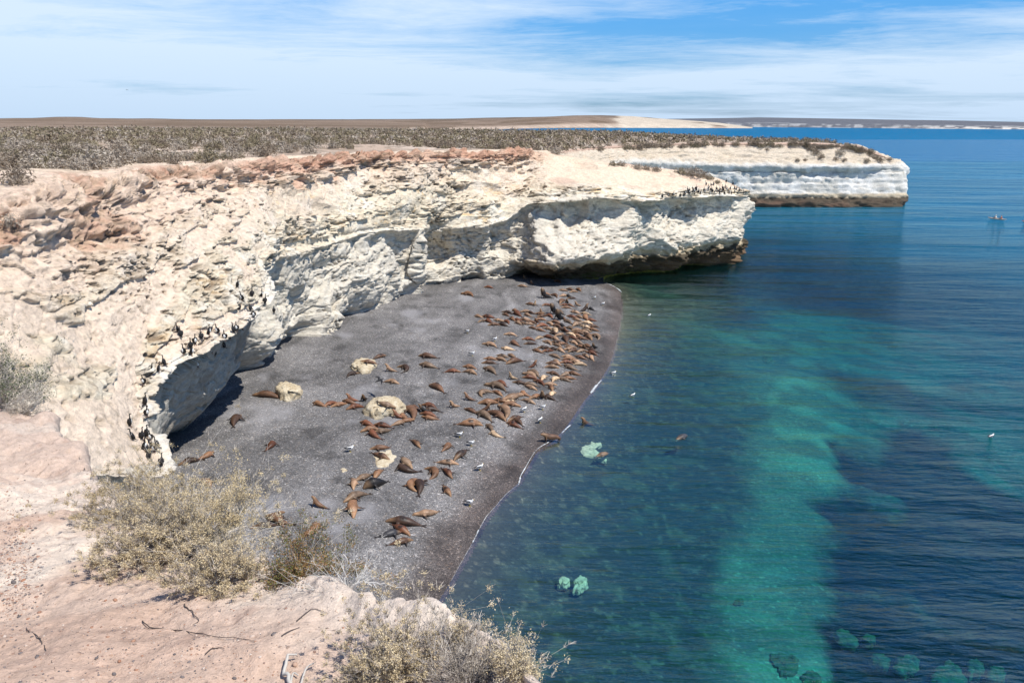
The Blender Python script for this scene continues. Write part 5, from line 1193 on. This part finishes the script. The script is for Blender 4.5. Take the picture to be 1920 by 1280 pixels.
# ------------------------------------------------------------------ foam along the waterline
def b_foam(n, bs, o):
    g = n.n('ShaderNodeTexCoord').outputs['Object']; e = n.n('ShaderNodeAttribute', attribute_name='edge').outputs['Fac']
    f = n.math('ADD', n.math('MULTIPLY', n.noise(g, 5.5, 6, .7), .6), n.math('MULTIPLY', n.noise(g, .9, 3, .5), .5)); a = n.n('ShaderNodeMapRange', {0: n.math('ADD', n.math('MULTIPLY', e, .75), n.math('MULTIPLY', f, .7)), 1: .98, 2: 1.2, 3: 0, 4: .85}).outputs[0]
    bs.inputs['Base Color'].default_value = (.82, .86, .88, 1); n.link(a, bs.inputs['Alpha'])
M_foam = material('foam', b_foam, .9, .2)
for pts, wdt in [([(1134,531),(1146,535),(1158,541),(1166,548)], .42), ([(1108,737),(1114,728),(1121,720)], .85), ([(1119,722),(1128,712)], .5), ([(1053,812),(1062,803),(1070,796)], .3), ([(972,909),(976,893),(985,877),(997,856),(1008,842),(1030,828),(1052,813)], .13), ([(972,909),(976,895)], .3), ([(930,948),(950,925),(972,908)], .04), ([(886,1017),(893,1003),(898,992)], .26), ([(898,993),(912,968),(930,948)], .05), ([(886,1017),(868,1048),(846,1088)], .035), ([(1148,705),(1152,694)], .15)]:
    P_ = np.array([Z(x, y, .05) for x, y in pts]); n_ = 60; C_ = cr(P_, np.linspace(0, len(P_) - 1, n_)); T = np.gradient(C_, axis=0); T /= np.linalg.norm(T, axis=1, keepdims=True); s_ = np.stack([-T[:, 1], T[:, 0], 0 * T[:, 0]], 1)
    gg_ = []; ed = []
    for k_ in np.linspace(-1, 1, 9):
        wv = wdt * (.6 + .8 * fbm(C_ * 1.0, 1.2, 3, s=1100)) * sst(0, .15, np.linspace(0, 1, n_)) * sst(1, .85, np.linspace(0, 1, n_)) + .012
        r_ = C_ + s_ * (k_ * wv)[:, None]; r_[:, 2] = np.maximum(ground(r_[:, 0], r_[:, 1]), 0.0) + .055; gg_.append(r_); ed.append(np.full(n_, 1 - abs(k_)))
    tag(link('foam', mesh_np('foam', np.array(gg_), gridfaces(9, n_), (M_foam,), attrs={'edge': np.array(ed)})), kind='stuff')
# ------------------------------------------------------------------ shrubs
def leafmat(name, cols, rough=.9, tr=.25):
    def b(n, bs, o):
        a = n.n('ShaderNodeAttribute', attribute_name='rnd').outputs['Fac']
        n.link(n.ramp(a, cols), bs.inputs['Base Color'])
    return material(name, b, rough, .1)
M_tan = leafmat('dry_tan_leaves', [(0, (.36, .28, .165)), (.4, (.52, .42, .26)), (.75, (.62, .51, .33)), (1, (.70, .60, .42))])
M_gold = leafmat('ochre_leaves', [(0, (.32, .25, .13)), (.5, (.48, .38, .22)), (1, (.58, .47, .29))])
M_green = leafmat('green_brown_leaves', [(0, (.05, .07, .025)), (.35, (.12, .13, .04)), (.6, (.22, .12, .06)), (1, (.32, .22, .10))])
M_dkgreen = leafmat('dark_green_leaves', [(0, (.03, .05, .02)), (1, (.10, .13, .05))])
M_twig = leafmat('grey_twigs', [(0, (.20, .17, .145)), (.5, (.42, .37, .31)), (1, (.58, .53, .47))])
M_white = leafmat('bleached_twigs', [(0, (.45, .42, .38)), (1, (.62, .59, .55))])
M_greyl = leafmat('grey_foliage', [(0, (.28, .235, .185)), (.5, (.37, .315, .255)), (1, (.46, .40, .33))])
M_olive = leafmat('olive_foliage', [(0, (.16, .13, .08)), (.5, (.22, .185, .12)), (1, (.30, .25, .17))])
M_brown = leafmat('brown_foliage', [(0, (.18, .14, .10)), (.5, (.25, .20, .15)), (1, (.33, .27, .21))])
def sticks(A, B, ra, rb, sides=3):
    """many thin tapered prisms from A to B"""
    A = np.asarray(A); B = np.asarray(B); n = len(A); T = B - A; L = np.linalg.norm(T, axis=1, keepdims=True) + 1e-9; T /= L
    ref = np.where(np.abs(T[:, 2:3]) > .9, np.array([[1., 0, 0]]), np.array([[0, 0, 1.]])); s_ = np.cross(T, ref); s_ /= np.linalg.norm(s_, axis=1, keepdims=True); u_ = np.cross(s_, T)
    ra = np.broadcast_to(ra, (n,))[:, None]; rb = np.broadcast_to(rb, (n,))[:, None]; V = []
    for e, r in ((A, ra), (B, rb)):
        for k in range(sides):
            a = 2 * math.pi * k / sides; V.append(e + (math.cos(a) * s_ + math.sin(a) * u_) * r)
    V = np.stack(V, 1).reshape(-1, 3); b = (np.arange(n) * 2 * sides)[:, None, None]
    q = np.array([[k, (k + 1) % sides, sides + (k + 1) % sides, sides + k] for k in range(sides)])[None] + b
    return V, q.reshape(-1, 4)
def leaves(C, size, rg, flat_=.0):
    n = len(C); d1 = rg.normal(size=(n, 3)); d1 /= np.linalg.norm(d1, axis=1, keepdims=True); d2 = np.cross(d1, rg.normal(size=(n, 3))); d2 /= np.linalg.norm(d2, axis=1, keepdims=True)
    s_ = (size * rg.uniform(.6, 1.4, n))[:, None]
    V = np.stack([C - d1 * s_, C + d2 * s_ * .45, C + d1 * s_, C - d2 * s_ * .45], 1).reshape(-1, 3)
    return V, (np.arange(n * 4).reshape(n, 4))
def grow(rg, n_main, rad, hgt, levels=4, spread=1.0, wig=.35, droop=0.0, elong=(1, 1)):
    """branch segments (A, B, r, level) filling a dome"""
    segs = []; tips = []
    for i in range(n_main):
        az = rg.uniform(0, 2 * math.pi); el = rg.uniform(.15, 1.45)
        dr = np.array([math.cos(az) * math.cos(el) * rad * elong[0], math.sin(az) * math.cos(el) * rad * elong[1], math.sin(el) * hgt]) * rg.uniform(.75, 1.05)
        st_ = [(np.array([rg.normal() * .04 * rad, rg.normal() * .04 * rad, 0]), dr / levels, 0, .016 * rad + .0035)]
        while st_:
            p, v, lv, r = st_.pop()
            nb = 2 if lv < levels else 0
            q = p + v + rg.normal(size=3) * np.linalg.norm(v) * wig * .4; q[2] = max(q[2], .01 + .03 * lv * hgt * rg.random())
            segs.append((p, q, r, lv))
            if lv >= levels - 1: tips.append(q)
            if lv < levels:
                for _ in range(2 if lv > 0 or rg.random() < .7 else 3):
                    nv = v * rg.uniform(.7, 1.0) + rg.normal(size=3) * np.linalg.norm(v) * wig; nv[2] += -droop * np.linalg.norm(v)
                    st_.append((q, nv, lv + 1, r * .62))
    return segs, np.array(tips)
def shrub(name, label, cat, root, rad, hgt, rg, leafm, twigm, n_main=16, levels=4, nleaf=14000, lsize=.008, clump=.035, bare=0.0, elong=(1, 1), group=None, wig=.35, rz=0, tw=1.0, droop=0, fine=3000):
    segs, tips = grow(rg, n_main, rad, hgt, levels, wig=wig, elong=elong, droop=droop)
    A = np.array([s_[0] for s_ in segs]); B_ = np.array([s_[1] for s_ in segs]); r = np.array([s_[2] for s_ in segs]) * tw
    V, q = sticks(A, B_, r, r * .65, 4)
    ft = tips[rg.integers(0, len(tips), fine)]; d = rg.normal(size=(fine, 3)); d[:, 2] = np.abs(d[:, 2]) * .8; d /= np.linalg.norm(d, axis=1, keepdims=True)
    out_ = ft / (np.linalg.norm(ft, axis=1, keepdims=True) + 1e-6); d = d * .7 + out_ * .6
    V2, q2 = sticks(ft, ft + d * (rad * .16 * rg.uniform(.4, 1.3, fine))[:, None], .0013 * tw + .0009 * rad, .0006, 3)
    r_ = bpy.data.objects.new(name, None); COL.objects.link(r_); r_.location = root; r_.rotation_euler = (0, 0, rz); tag(r_, label, cat, group)
    VV = np.concatenate([V, V2]); qq_ = np.concatenate([q, q2 + len(V)])
    link('branches', mesh_np('branches', VV, qq_, (twigm,), smooth=False, attrs={'rnd': np.concatenate([np.repeat(rg.random(len(A)), 8), np.repeat(rg.random(fine), 6)])}), r_)
    if nleaf:
        live = tips[rg.random(len(tips)) > bare]; c_ = live[rg.integers(0, len(live), nleaf)]
        cl = fbm(live * 6, 1, 2, s=int(rg.integers(0, 99))) 
        off = rg.normal(size=(nleaf, 3)) * clump; C_ = c_ + off + (c_ / (np.linalg.norm(c_, axis=1, keepdims=True) + 1e-6)) * clump * 1.2
        C_[:, 2] = np.maximum(C_[:, 2], .0)
        V, q = leaves(C_, lsize, rg)
        o = link('foliage', mesh_np('foliage', V, q, (leafm,), smooth=False, attrs={'rnd': np.clip(np.repeat(rg.random(nleaf) * .6 + .4 * fbm(C_ * 4, 1, 2, s=5), 4), 0, 1)}), r_)
    return r_
def on_ledge(x, y, objs=None):
    h_ = hit(x, y, objs or [ledge_o]); return h_[0] if h_ else Vector(ray_ground(x, y))
rg = np.random.default_rng(11)
# the big dry bush of the foreground: three rootstocks that grow as one shrub each, leaning out over the edge
def bush_at(px, py, dep): return Vector(D(px, py, dep))
shrub('dry_bush', 'big sprawling dry bush with ochre tips at the left of the ledge edge', 'shrub', on_ledge(285, 985), .50, .40, rg, M_gold, M_twig, 26, 5, 70000, .0066, .014, elong=(1.15, .95), fine=7000, bare=.3, group='dry bushes on the ledge edge')
shrub('dry_bush', 'big grey and tan dry bush hanging over the shingle, right of the ochre one', 'shrub', on_ledge(370, 1035), .40, .40, rg, M_tan, M_twig, 26, 5, 52000, .0062, .013, elong=(1.0, 1.2), fine=9000, bare=.35, group='dry bushes on the ledge edge')
shrub('dry_bush', 'small front dry bush with tan leaves on pale soil below the ochre one', 'shrub', on_ledge(262, 1060) , .30, .26, rg, M_tan, M_twig, 16, 4, 32000, .0055, .013, fine=4000, bare=.2, group='dry bushes on the ledge edge')
shrub('dry_bush', 'tan dry bush at the lower right of the big bush cluster on pale soil', 'shrub', on_ledge(410, 1100), .27, .26, rg, M_tan, M_twig, 16, 4, 28000, .005, .012, fine=5000, bare=.3, group='dry bushes on the ledge edge')
shrub('dry_sprig', 'lone yellowish sprig rising above the shingle at the big bush\'s right end', 'shrub', bush_at(440, 985, 5.6), .14, .34, rg, M_gold, M_twig, 7, 4, 5200, .006, .020, fine=900, bare=.1)
shrub('green_bush', 'green and rust coloured leafy bush on the ledge edge', 'shrub', bush_at(585, 1092, 5.0), .20, .27, rg, M_green, M_twig, 18, 4, 17000, .0065, .018, elong=(1.1, .8), fine=2500, bare=.15)
shrub('bleached_bush', 'bare white branched dead bush reaching right over the edge', 'shrub', bush_at(648, 1114, 4.65), .20, .18, rg, M_tan, M_white, 11, 3, 0, elong=(1.3, .8), fine=260, tw=.55)
# long bleached branches
def branch(name, pts, r0_, mt, label, cat='branch', parent=None, sub=None):
    r_ = bpy.data.objects.new(name, None) if sub else None
    P_ = cr(np.array([np.array(p) for p in pts]), np.linspace(0, len(pts) - 1, 24)); P_ += (fbm(P_ * 30, 1, 2, s=3)[:, None] - .5) * r0_ * 3
    V, Q = tube(P_, list(np.linspace(r0_, r0_ * .35, 24)), 6)
    me = mesh_py(name, V, join([(V, Q)])[1], (mt,)); at = me.attributes.new('rnd', 'FLOAT', 'POINT'); at.data.foreach_set('value', np.full(len(V), .6, np.float32))
    if r_ is None: return tag(link(name, me, parent), label, cat)
    COL.objects.link(r_); tag(r_, label, cat); link('stem', me, r_)
    for s_ in sub:
        P_ = cr(np.array([np.array(p) for p in s_]), np.linspace(0, len(s_) - 1, 14)); V, Q = tube(P_, list(np.linspace(r0_ * .6, r0_ * .25, 14)), 5)
        me = mesh_py('twig', V, join([(V, Q)])[1], (mt,)); at = me.attributes.new('rnd', 'FLOAT', 'POINT'); at.data.foreach_set('value', np.full(len(V), .5, np.float32)); link('twig', me, r_)
    return r_
dd_ = lambda x, y, d: D(x, y, d)
branch('dead_branch', [dd_(650,1108,4.6), dd_(675,1092,4.55), dd_(705,1093,4.5), dd_(735,1099,4.45), dd_(761,1102,4.4)], .006, M_white, 'longest bleached branch pointing right over the dark shingle', sub=[[dd_(690,1093,4.5), dd_(712,1108,4.5), dd_(722,1124,4.45)], [dd_(700,1093,4.5), dd_(712,1112,4.4), dd_(718,1122,4.35)], [dd_(660,1096,4.6), dd_(680,1088,4.6), dd_(692,1086,4.6)]])
branch('dead_branch', [dd_(648,1100,4.65), dd_(645,1075,4.65), dd_(650,1055,4.6), dd_(643,1038,4.6)], .005, M_white, 'upright bleached branch beside the green and rust bush', sub=[[dd_(646,1080,4.65), dd_(655,1062,4.6), dd_(657,1050,4.6)], [dd_(648,1098,4.65), dd_(632,1075,4.65), dd_(620,1058,4.65)]])
shrub('tan_bush', 'tan leafy bush at the bottom centre of the frame', 'shrub', on_ledge(735, 1275), .21, .20, rg, M_tan, M_twig, 20, 5, 44000, .0042, .008, fine=6000, bare=.2, elong=(1.2, .9))
shrub('grey_bush', 'grey leafless thorny bush at the bottom, right of the tan one', 'shrub', on_ledge(880, 1300) + Vector((0, 0, -.01)), .17, .19, rg, M_greyl, M_twig, 22, 5, 4000, .003, .012, fine=7000, bare=.5)
shrub('thorny_stalks', 'dark upright thorny stalks between the two bottom bushes', 'shrub', on_ledge(775, 1225), .07, .20, rg, M_brown, M_twig, 6, 3, 260, .003, .006, fine=220, tw=.6)
shrub('tan_bush', 'pale feathery bush on the ledge edge at the bottom right', 'shrub', on_ledge(965, 1275) , .11, .12, rg, M_tan, M_twig, 14, 4, 9000, .0035, .010, fine=1600)
shrub('tan_bush', 'faint green tinted bush on crumbly rock above the grey thorny bush', 'shrub', on_ledge(865, 1215), .10, .08, rg, M_tan, M_twig, 10, 4, 4200, .0035, .012, fine=1400)
shrub('dark_bush', 'grey and dark green bush at the left frame edge on the ledge rim', 'shrub', on_ledge(12, 765) , .50, .85, rg, M_dkgreen, M_twig, 20, 4, 5200, .014, .05, fine=6000, bare=.4)
shrub('dark_bush', 'low grey twig bush trailing right of the left edge bush', 'shrub', on_ledge(52, 777), .32, .32, rg, M_greyl, M_twig, 12, 4, 1500, .010, .04, fine=3000)
M_root = leafmat('driftwood', [(0, (.42, .39, .35)), (1, (.5, .47, .43))])
def gp(x, y, up_=.012): return np.array(on_ledge(x, y)) + [0, 0, up_]
branch('driftwood', [gp(545,1288), gp(535,1262,.03), gp(541,1243,.05), gp(556,1238,.03)], .011, M_root, 'twisted grey driftwood root at the bottom edge', sub=[[gp(545,1288), gp(550,1268,.02), gp(560,1272,.02)], [gp(565,1285), gp(575,1262,.03), gp(590,1252,.03)]])
M_dtwig = flat('dark_twig', (.10, .08, .07), .9, .1)
for pts, lb in [([(268,1165),(285,1178),(330,1182),(390,1192),(440,1198),(478,1202)], 'long thin dry twig lying on soil below the dry bushes'), ([(50,1180),(72,1196),(85,1218),(105,1258)], 'dark twig lying on pink soil at the lower left'),
                ([(385,1228),(400,1216),(422,1217)], 'short bent twig lying on soil right of the long twig'), ([(556,1166),(575,1150),(590,1142),(612,1151)], 'thin dark twig bent like a roof on the pale soil'), ([(528,1194),(545,1184),(562,1178)], 'short faint twig below the roof shaped one'), ([(345,1135),(360,1148),(372,1165),(362,1172)], 'curled grey twig just under the dry bushes')]:
    branch('twig', [gp(x, y, .008) for x, y in pts], .0035, M_dtwig, lb, 'twig')

# ------------------------------------------------------------------ shrubs of the plateau
def lowshrub(rg, nl, ns, r=.6, h=.75, ls=.05):
    az = rg.uniform(0, 2 * math.pi, nl); el = np.arcsin(rg.random(nl) ** .8); k = rg.uniform(.55, 1, nl) ** .5; lob = 1 + .35 * np.sin(az * 3 + rg.uniform(0, 6)) * np.cos(el) + .25 * np.sin(az * 5 + el * 4)
    C_ = np.stack([np.cos(az) * np.cos(el) * r * k * lob, np.sin(az) * np.cos(el) * r * k * lob, np.sin(el) * h * k * lob], 1)
    V, q = leaves(C_, ls, rg); rn = np.repeat(np.clip(.5 * rg.random(nl) + .5 * fbm(C_ * 3, 1, 2, s=int(rg.integers(0, 50))), 0, 1), 4)
    t = rg.normal(size=(ns, 3)); t[:, 2] = np.abs(t[:, 2]); t /= np.linalg.norm(t, axis=1, keepdims=True); B_ = t * [r, r, h] * rg.uniform(.7, 1.15, (ns, 1))
    V2, q2 = sticks(B_ * .1, B_, .012, .005, 3)
    return np.concatenate([V, V2]), np.concatenate([q, q2 + len(V)]), np.concatenate([rn, np.full(len(V2), .8)]), np.concatenate([np.zeros(len(q), int), np.ones(len(q2), int)])
KINDS_ = [('grey', M_greyl), ('olive', M_olive), ('brown', M_brown)]
SHM = []
for kn, mt in KINDS_:
    for v_ in range(3):
        V, q, rn, mi = lowshrub(rg, 560, 70, ls=.065); SHM.append((kn, mesh_np('shrub', V, q, (mt, M_greyl), smooth=False, attrs={'rnd': rn * np.where(np.arange(len(rn)) < 2240, 1.0, .7)}, matidx=mi)))
# candidates: spread evenly over what the camera sees of the plateau, thinned by distance
cand = []
ry = rg.random(60000); px_ = rg.uniform(-120, 1700, 60000); yy_ = 244 + (330 - 244) * ry ** 1.2
Pc = Z(px_, yy_, 18.3); d_ = np.hypot(Pc[:, 0], Pc[:, 1])
# area density: accept so that spacing on the ground stays near one shrub per 2.2 m2 near, clumped
okp = inpoly(Pc[:, 0], Pc[:, 1], PP) & (d_ < 480)
Pc = Pc[okp]; d_ = d_[okp]; rimd, rimz_ = rim_dz(Pc[:, 0], Pc[:, 1])
cl = fbm(np.stack([Pc[:, 0], Pc[:, 1], 0 * d_], 1), .10, 3, s=77); cl2 = fbm(np.stack([Pc[:, 0], Pc[:, 1], 0 * d_], 1), .35, 3, s=78)
edge_need = np.where(Pc[:, 1] < 70, 2.2, np.where(Pc[:, 1] < 140, 1.2, .4)) + (cl2 - .5) * np.where(Pc[:, 1] > 150, 1.5, 5)
keep = (rimd > edge_need) & (cl2 + (rg.random(len(d_)) - .5) * .25 > .42 - .08 * (rimd > 10) + .05 * (d_ > 90))
bare_ = fbm(np.stack([Pc[:, 0], Pc[:, 1], 0 * d_], 1), (.045, .03, 1), 3, s=79); keep &= (bare_ + (cl2 - .5) * .35 < .66) | (d_ < 60)
Pc = Pc[keep]; d_ = d_[keep]; cl = cl[keep]; rimd = rimd[keep]
# drop those too close to one already taken (grid hash)
cell = {}; sel = []
for i in rg.permutation(len(d_)):
    g_ = 1.75 + d_[i] * .0040; kx, ky = int(Pc[i, 0] // g_), int(Pc[i, 1] // g_)
    if (kx, ky) in cell: continue
    cell[(kx, ky)] = 1; sel.append(i)
sel = np.array(sel); Pc = Pc[sel]; d_ = d_[sel]; cl = cl[sel]
szs = rg.uniform(.75, 1.6, len(d_)) ** 1.0 * (1 + .0012 * d_); zc2 = plateau_z(Pc[:, 0], Pc[:, 1])
kind_i = np.where(d_ < 130, rg.choice(3, len(d_), p=[.52, .30, .18]), rg.choice(3, len(d_), p=[.18, .47, .35]))
order = np.argsort(d_ / szs)
extra = []
# a few single bushes that stand out in the photograph
for (x, y, s_, kn, lb) in [(32, 345, 1.45, 2, 'olive brown bush standing alone on pale ground at the left frame edge'), (372, 352, .7, 0, 'small grey plume bush growing on the reddish cliff rim'), (318, 326, .6, 0, 'tiny grey bush on the edge of the red crust'), (20, 425, .8, 0, 'grey bush on the pink slope at the left edge')]:
    h_ = hit(x, y, [main_o, plateau_o])
    if h_:
        o = bpy.data.objects.new('shrub', SHM[kn * 3][1]); COL.objects.link(o); o.location = h_[0]; o.scale = (s_, s_, s_ * .95); tag(o, lb, 'shrub')
DG.update()
n_ind = 280
for c_, i in enumerate(order[:n_ind]):
    ki = int(kind_i[i]); kn, me = SHM[ki * 3 + int(rg.integers(0, 3))]
    p = Pc[i]; o = bpy.data.objects.new('shrub', me); COL.objects.link(o); o.location = (p[0], p[1], zc2[i] - .05); s_ = szs[i]
    h_ = main_o.ray_cast(Vector((p[0], p[1], 30)), Vector((0, 0, -1)))
    if h_[0] and h_[1].z > zc2[i] - .4 and h_[1].z < zc2[i] + 1.2: o.location = (p[0], p[1], max(h_[1].z, zc2[i]) - .05)
    o.rotation_euler = (0, 0, rg.uniform(0, 6.28)); o.scale = (s_ * rg.uniform(.9, 1.3), s_ * rg.uniform(.9, 1.3), s_ * rg.uniform(.75, 1.1))
    side_ = 'left' if p[0] / p[1] < -.42 else ('centre' if p[0] / p[1] < -.15 else 'right')
    tag(o, f'{kn} rounded shrub in the dense scrub behind the {side_} stretch of cliff rim', 'shrub', f'{kn} shrubs on the plateau, {side_}')
# the rest of the scrub as one mass
Vs = []; qs_ = []; rs = []; ms = []; off = 0
base_far = [[lowshrub(rg, nl, 0, ls=l_)[:3] for _ in range(3)] for nl, l_ in ((110, .115), (32, .22))]
for i in order[n_ind:]:
    V, q, rn = base_far[0 if d_[i] < 150 else 1][int(rg.integers(0, 3))]
    a = rg.uniform(0, 6.28); s_ = szs[i]; ca, sa = math.cos(a) * s_, math.sin(a) * s_
    W2 = np.stack([V[:, 0] * ca - V[:, 1] * sa, V[:, 0] * sa + V[:, 1] * ca, V[:, 2] * s_ * .9], 1) + [Pc[i, 0], Pc[i, 1], zc2[i] - .05]
    Vs.append(W2); qs_.append(q + off); rs.append(rn); ms.append(np.full(len(q), kind_i[i])); off += len(V)
tag(link('scrub', mesh_np('scrub', np.concatenate(Vs), np.concatenate(qs_), (M_greyl, M_olive, M_brown), smooth=False, attrs={'rnd': np.concatenate(rs)}, matidx=np.concatenate(ms))), kind='stuff')
# bushes along the back crest of the middle headland and on the far headland slope
def spot(x, y, s_, kn, lb, objs, grp=None, flatk=.8):
    h_ = hit(x, y, objs)
    if not h_: return
    o = bpy.data.objects.new('shrub', SHM[kn * 3 + int(rg.integers(0, 3))][1]); COL.objects.link(o); o.location = h_[0] - Vector((0, 0, .1)); o.scale = (s_ * 1.2, s_, s_ * flatk); o.rotation_euler = (0, 0, rg.uniform(0, 6)); tag(o, lb, 'shrub', grp)
for j, (x, y, s_, kn) in enumerate([(1150,308,1.2,1),(1165,309,1.3,2),(1195,314,1.4,0),(1212,316,1.2,2),(1230,318,1.2,2),(1275,323,1.4,1),(1288,325,1.6,0),(1302,327,2.2,0),(1318,330,1.6,2),(1330,334,1.2,1),(1345,341,.9,1)]):
    spot(x, y + 2, s_, kn, f'{KINDS_[kn][0]} bush on the back crest of the middle headland, {ORD[j]} from the left', [main_o], 'bushes on the middle headland crest')
for j, (x, y, s_, kn) in enumerate([(1438,282,1.2,2),(1495,302,1.3,2),(1509,302,1.3,2),(1520,282,2.5,2),(1530,288,2.2,2),(1540,296,1.8,2),(1566,300,1.4,2),(1575,290,2.4,0),(1584,301,1.3,0),(1610,284,1.3,2),(1625,303,1.6,2),(1640,297,2.0,2),(1650,302,2.2,2),(1668,300,1.3,2)]):
    spot(x, y, s_, kn, f'{KINDS_[kn][0]} bush on the upper slope of the far headland, {ORD[j]} from the left', [far_o], 'bushes on the far headland slope')

for j in range(75):
    x = 1120 + 520 * rg.random(); y = np.interp(x, [1085, 1150, 1310, 1470, 1570, 1615, 1645], [281, 276, 270, 269.5, 272, 280, 290]) + 1 + 5.5 * rg.random() ** 1.5
    spot(x, y, rg.uniform(1.2, 2.3), int(rg.choice([1, 2, 2])), 'brown olive bush in the low scrub along the far headland rim', [far_o], 'low scrub bushes along the far headland rim', .7)

# ------------------------------------------------------------------ pebbles on the ledge
ico = bmv = None
import bmesh
bm_ = bmesh.new(); bmesh.ops.create_icosphere(bm_, subdivisions=1, radius=1.0); IV = np.array([v.co[:] for v in bm_.verts]); IF = np.array([[v.index for v in f.verts] for f in bm_.faces]); bm_.free()
npb = 5200
pxp = np.concatenate([rg.uniform(0, 700, 3000), rg.normal(30, 26, 1300), rg.uniform(150, 480, 900)]); pyp = np.concatenate([780 + 520 * rg.random(3000) ** .8, rg.normal(1050, 70, 1300), rg.uniform(1120, 1290, 900)])
dL = []; 
for i in range(npb):
    h_ = hit(pxp[i], pyp[i], [ledge_o])
    if h_: dL.append((np.array(h_[0]), i))
cen = np.array([c_ for c_, i in dL]); idx = np.array([i for c_, i in dL]); dist_ = np.linalg.norm(cen - [0, 0, 22], axis=1)
sz = np.exp(rg.normal(-5.35, .5, len(cen))) * np.where((idx >= 3000) & (idx < 4300), 1.9, 1.0); sz = np.clip(sz * .62, .0015, .014)
scv = np.stack([sz * rg.uniform(.8, 1.4, len(sz)), sz * rg.uniform(.7, 1.1, len(sz)), sz * rg.uniform(.4, .8, len(sz))], 1)
V = (IV[None] * scv[:, None] * rg.uniform(.85, 1.15, (len(sz), len(IV), 1))); a = rg.uniform(0, 6.28, len(sz)); ca, sa = np.cos(a)[:, None], np.sin(a)[:, None]
V = np.stack([V[..., 0] * ca - V[..., 1] * sa, V[..., 0] * sa + V[..., 1] * ca, V[..., 2]], -1) + cen[:, None]
q = (IF[None] + (np.arange(len(sz)) * len(IV))[:, None, None]).reshape(-1, 3)
M_peb = leafmat('pebbles', [(0, (.10, .09, .09)), (.3, (.20, .17, .16)), (.55, (.32, .17, .11)), (.8, (.42, .30, .23)), (1, (.55, .48, .42))])
tag(link('pebbles', mesh_np('pebbles', V.reshape(-1, 3), q, (M_peb,), attrs={'rnd': np.repeat(rg.random(len(sz)), len(IV))})), kind='stuff')
for x, y, s_, rn, lb in [(216,1125,.022,.6,'largest orange pebble on the soil left of the dry bushes'),(198,1126,.014,.55,'small rust pebble just left of the largest orange pebble'),(188,1098,.012,.5,'brown pebble above the rust pebble'),(141,1062,.012,.1,'dark pebble on the pale patch near the left bushes'),(250,1202,.017,.62,'orange pebble in the soil below the long twig\'s left end'),(224,1240,.015,.55,'rust pebble left of the bottom centre of the soil'),(214,1264,.018,.12,'grey blue pebble at the bottom of the frame'),(181,1234,.014,.1,'grey pebble left of the rust one near the bottom'),(74,1148,.02,.5,'red brown pebble beside the dark twig'),(26,1092,.028,.1,'dark pebble in the gravel pocket at the left edge'),(44,1088,.026,.55,'rust pebble in the gravel pocket at the left edge'),(553,1246,.022,.75,'round brown stone resting on the driftwood root')]:
    h_ = hit(x, y, [ledge_o])
    if not h_: continue
    Vp = IV * [s_ * .85, s_ * .62, s_ * .45] * rg.uniform(.9, 1.1, (len(IV), 1)); o = link('pebble', mesh_np('pebble', Vp, IF, (M_peb,), attrs={'rnd': np.full(len(IV), rn)})); o.location = h_[0] + Vector((0, 0, .004)); o.rotation_euler = (0, 0, rg.uniform(0, 6)); tag(o, lb, 'pebble', 'larger pebbles on the ledge soil')
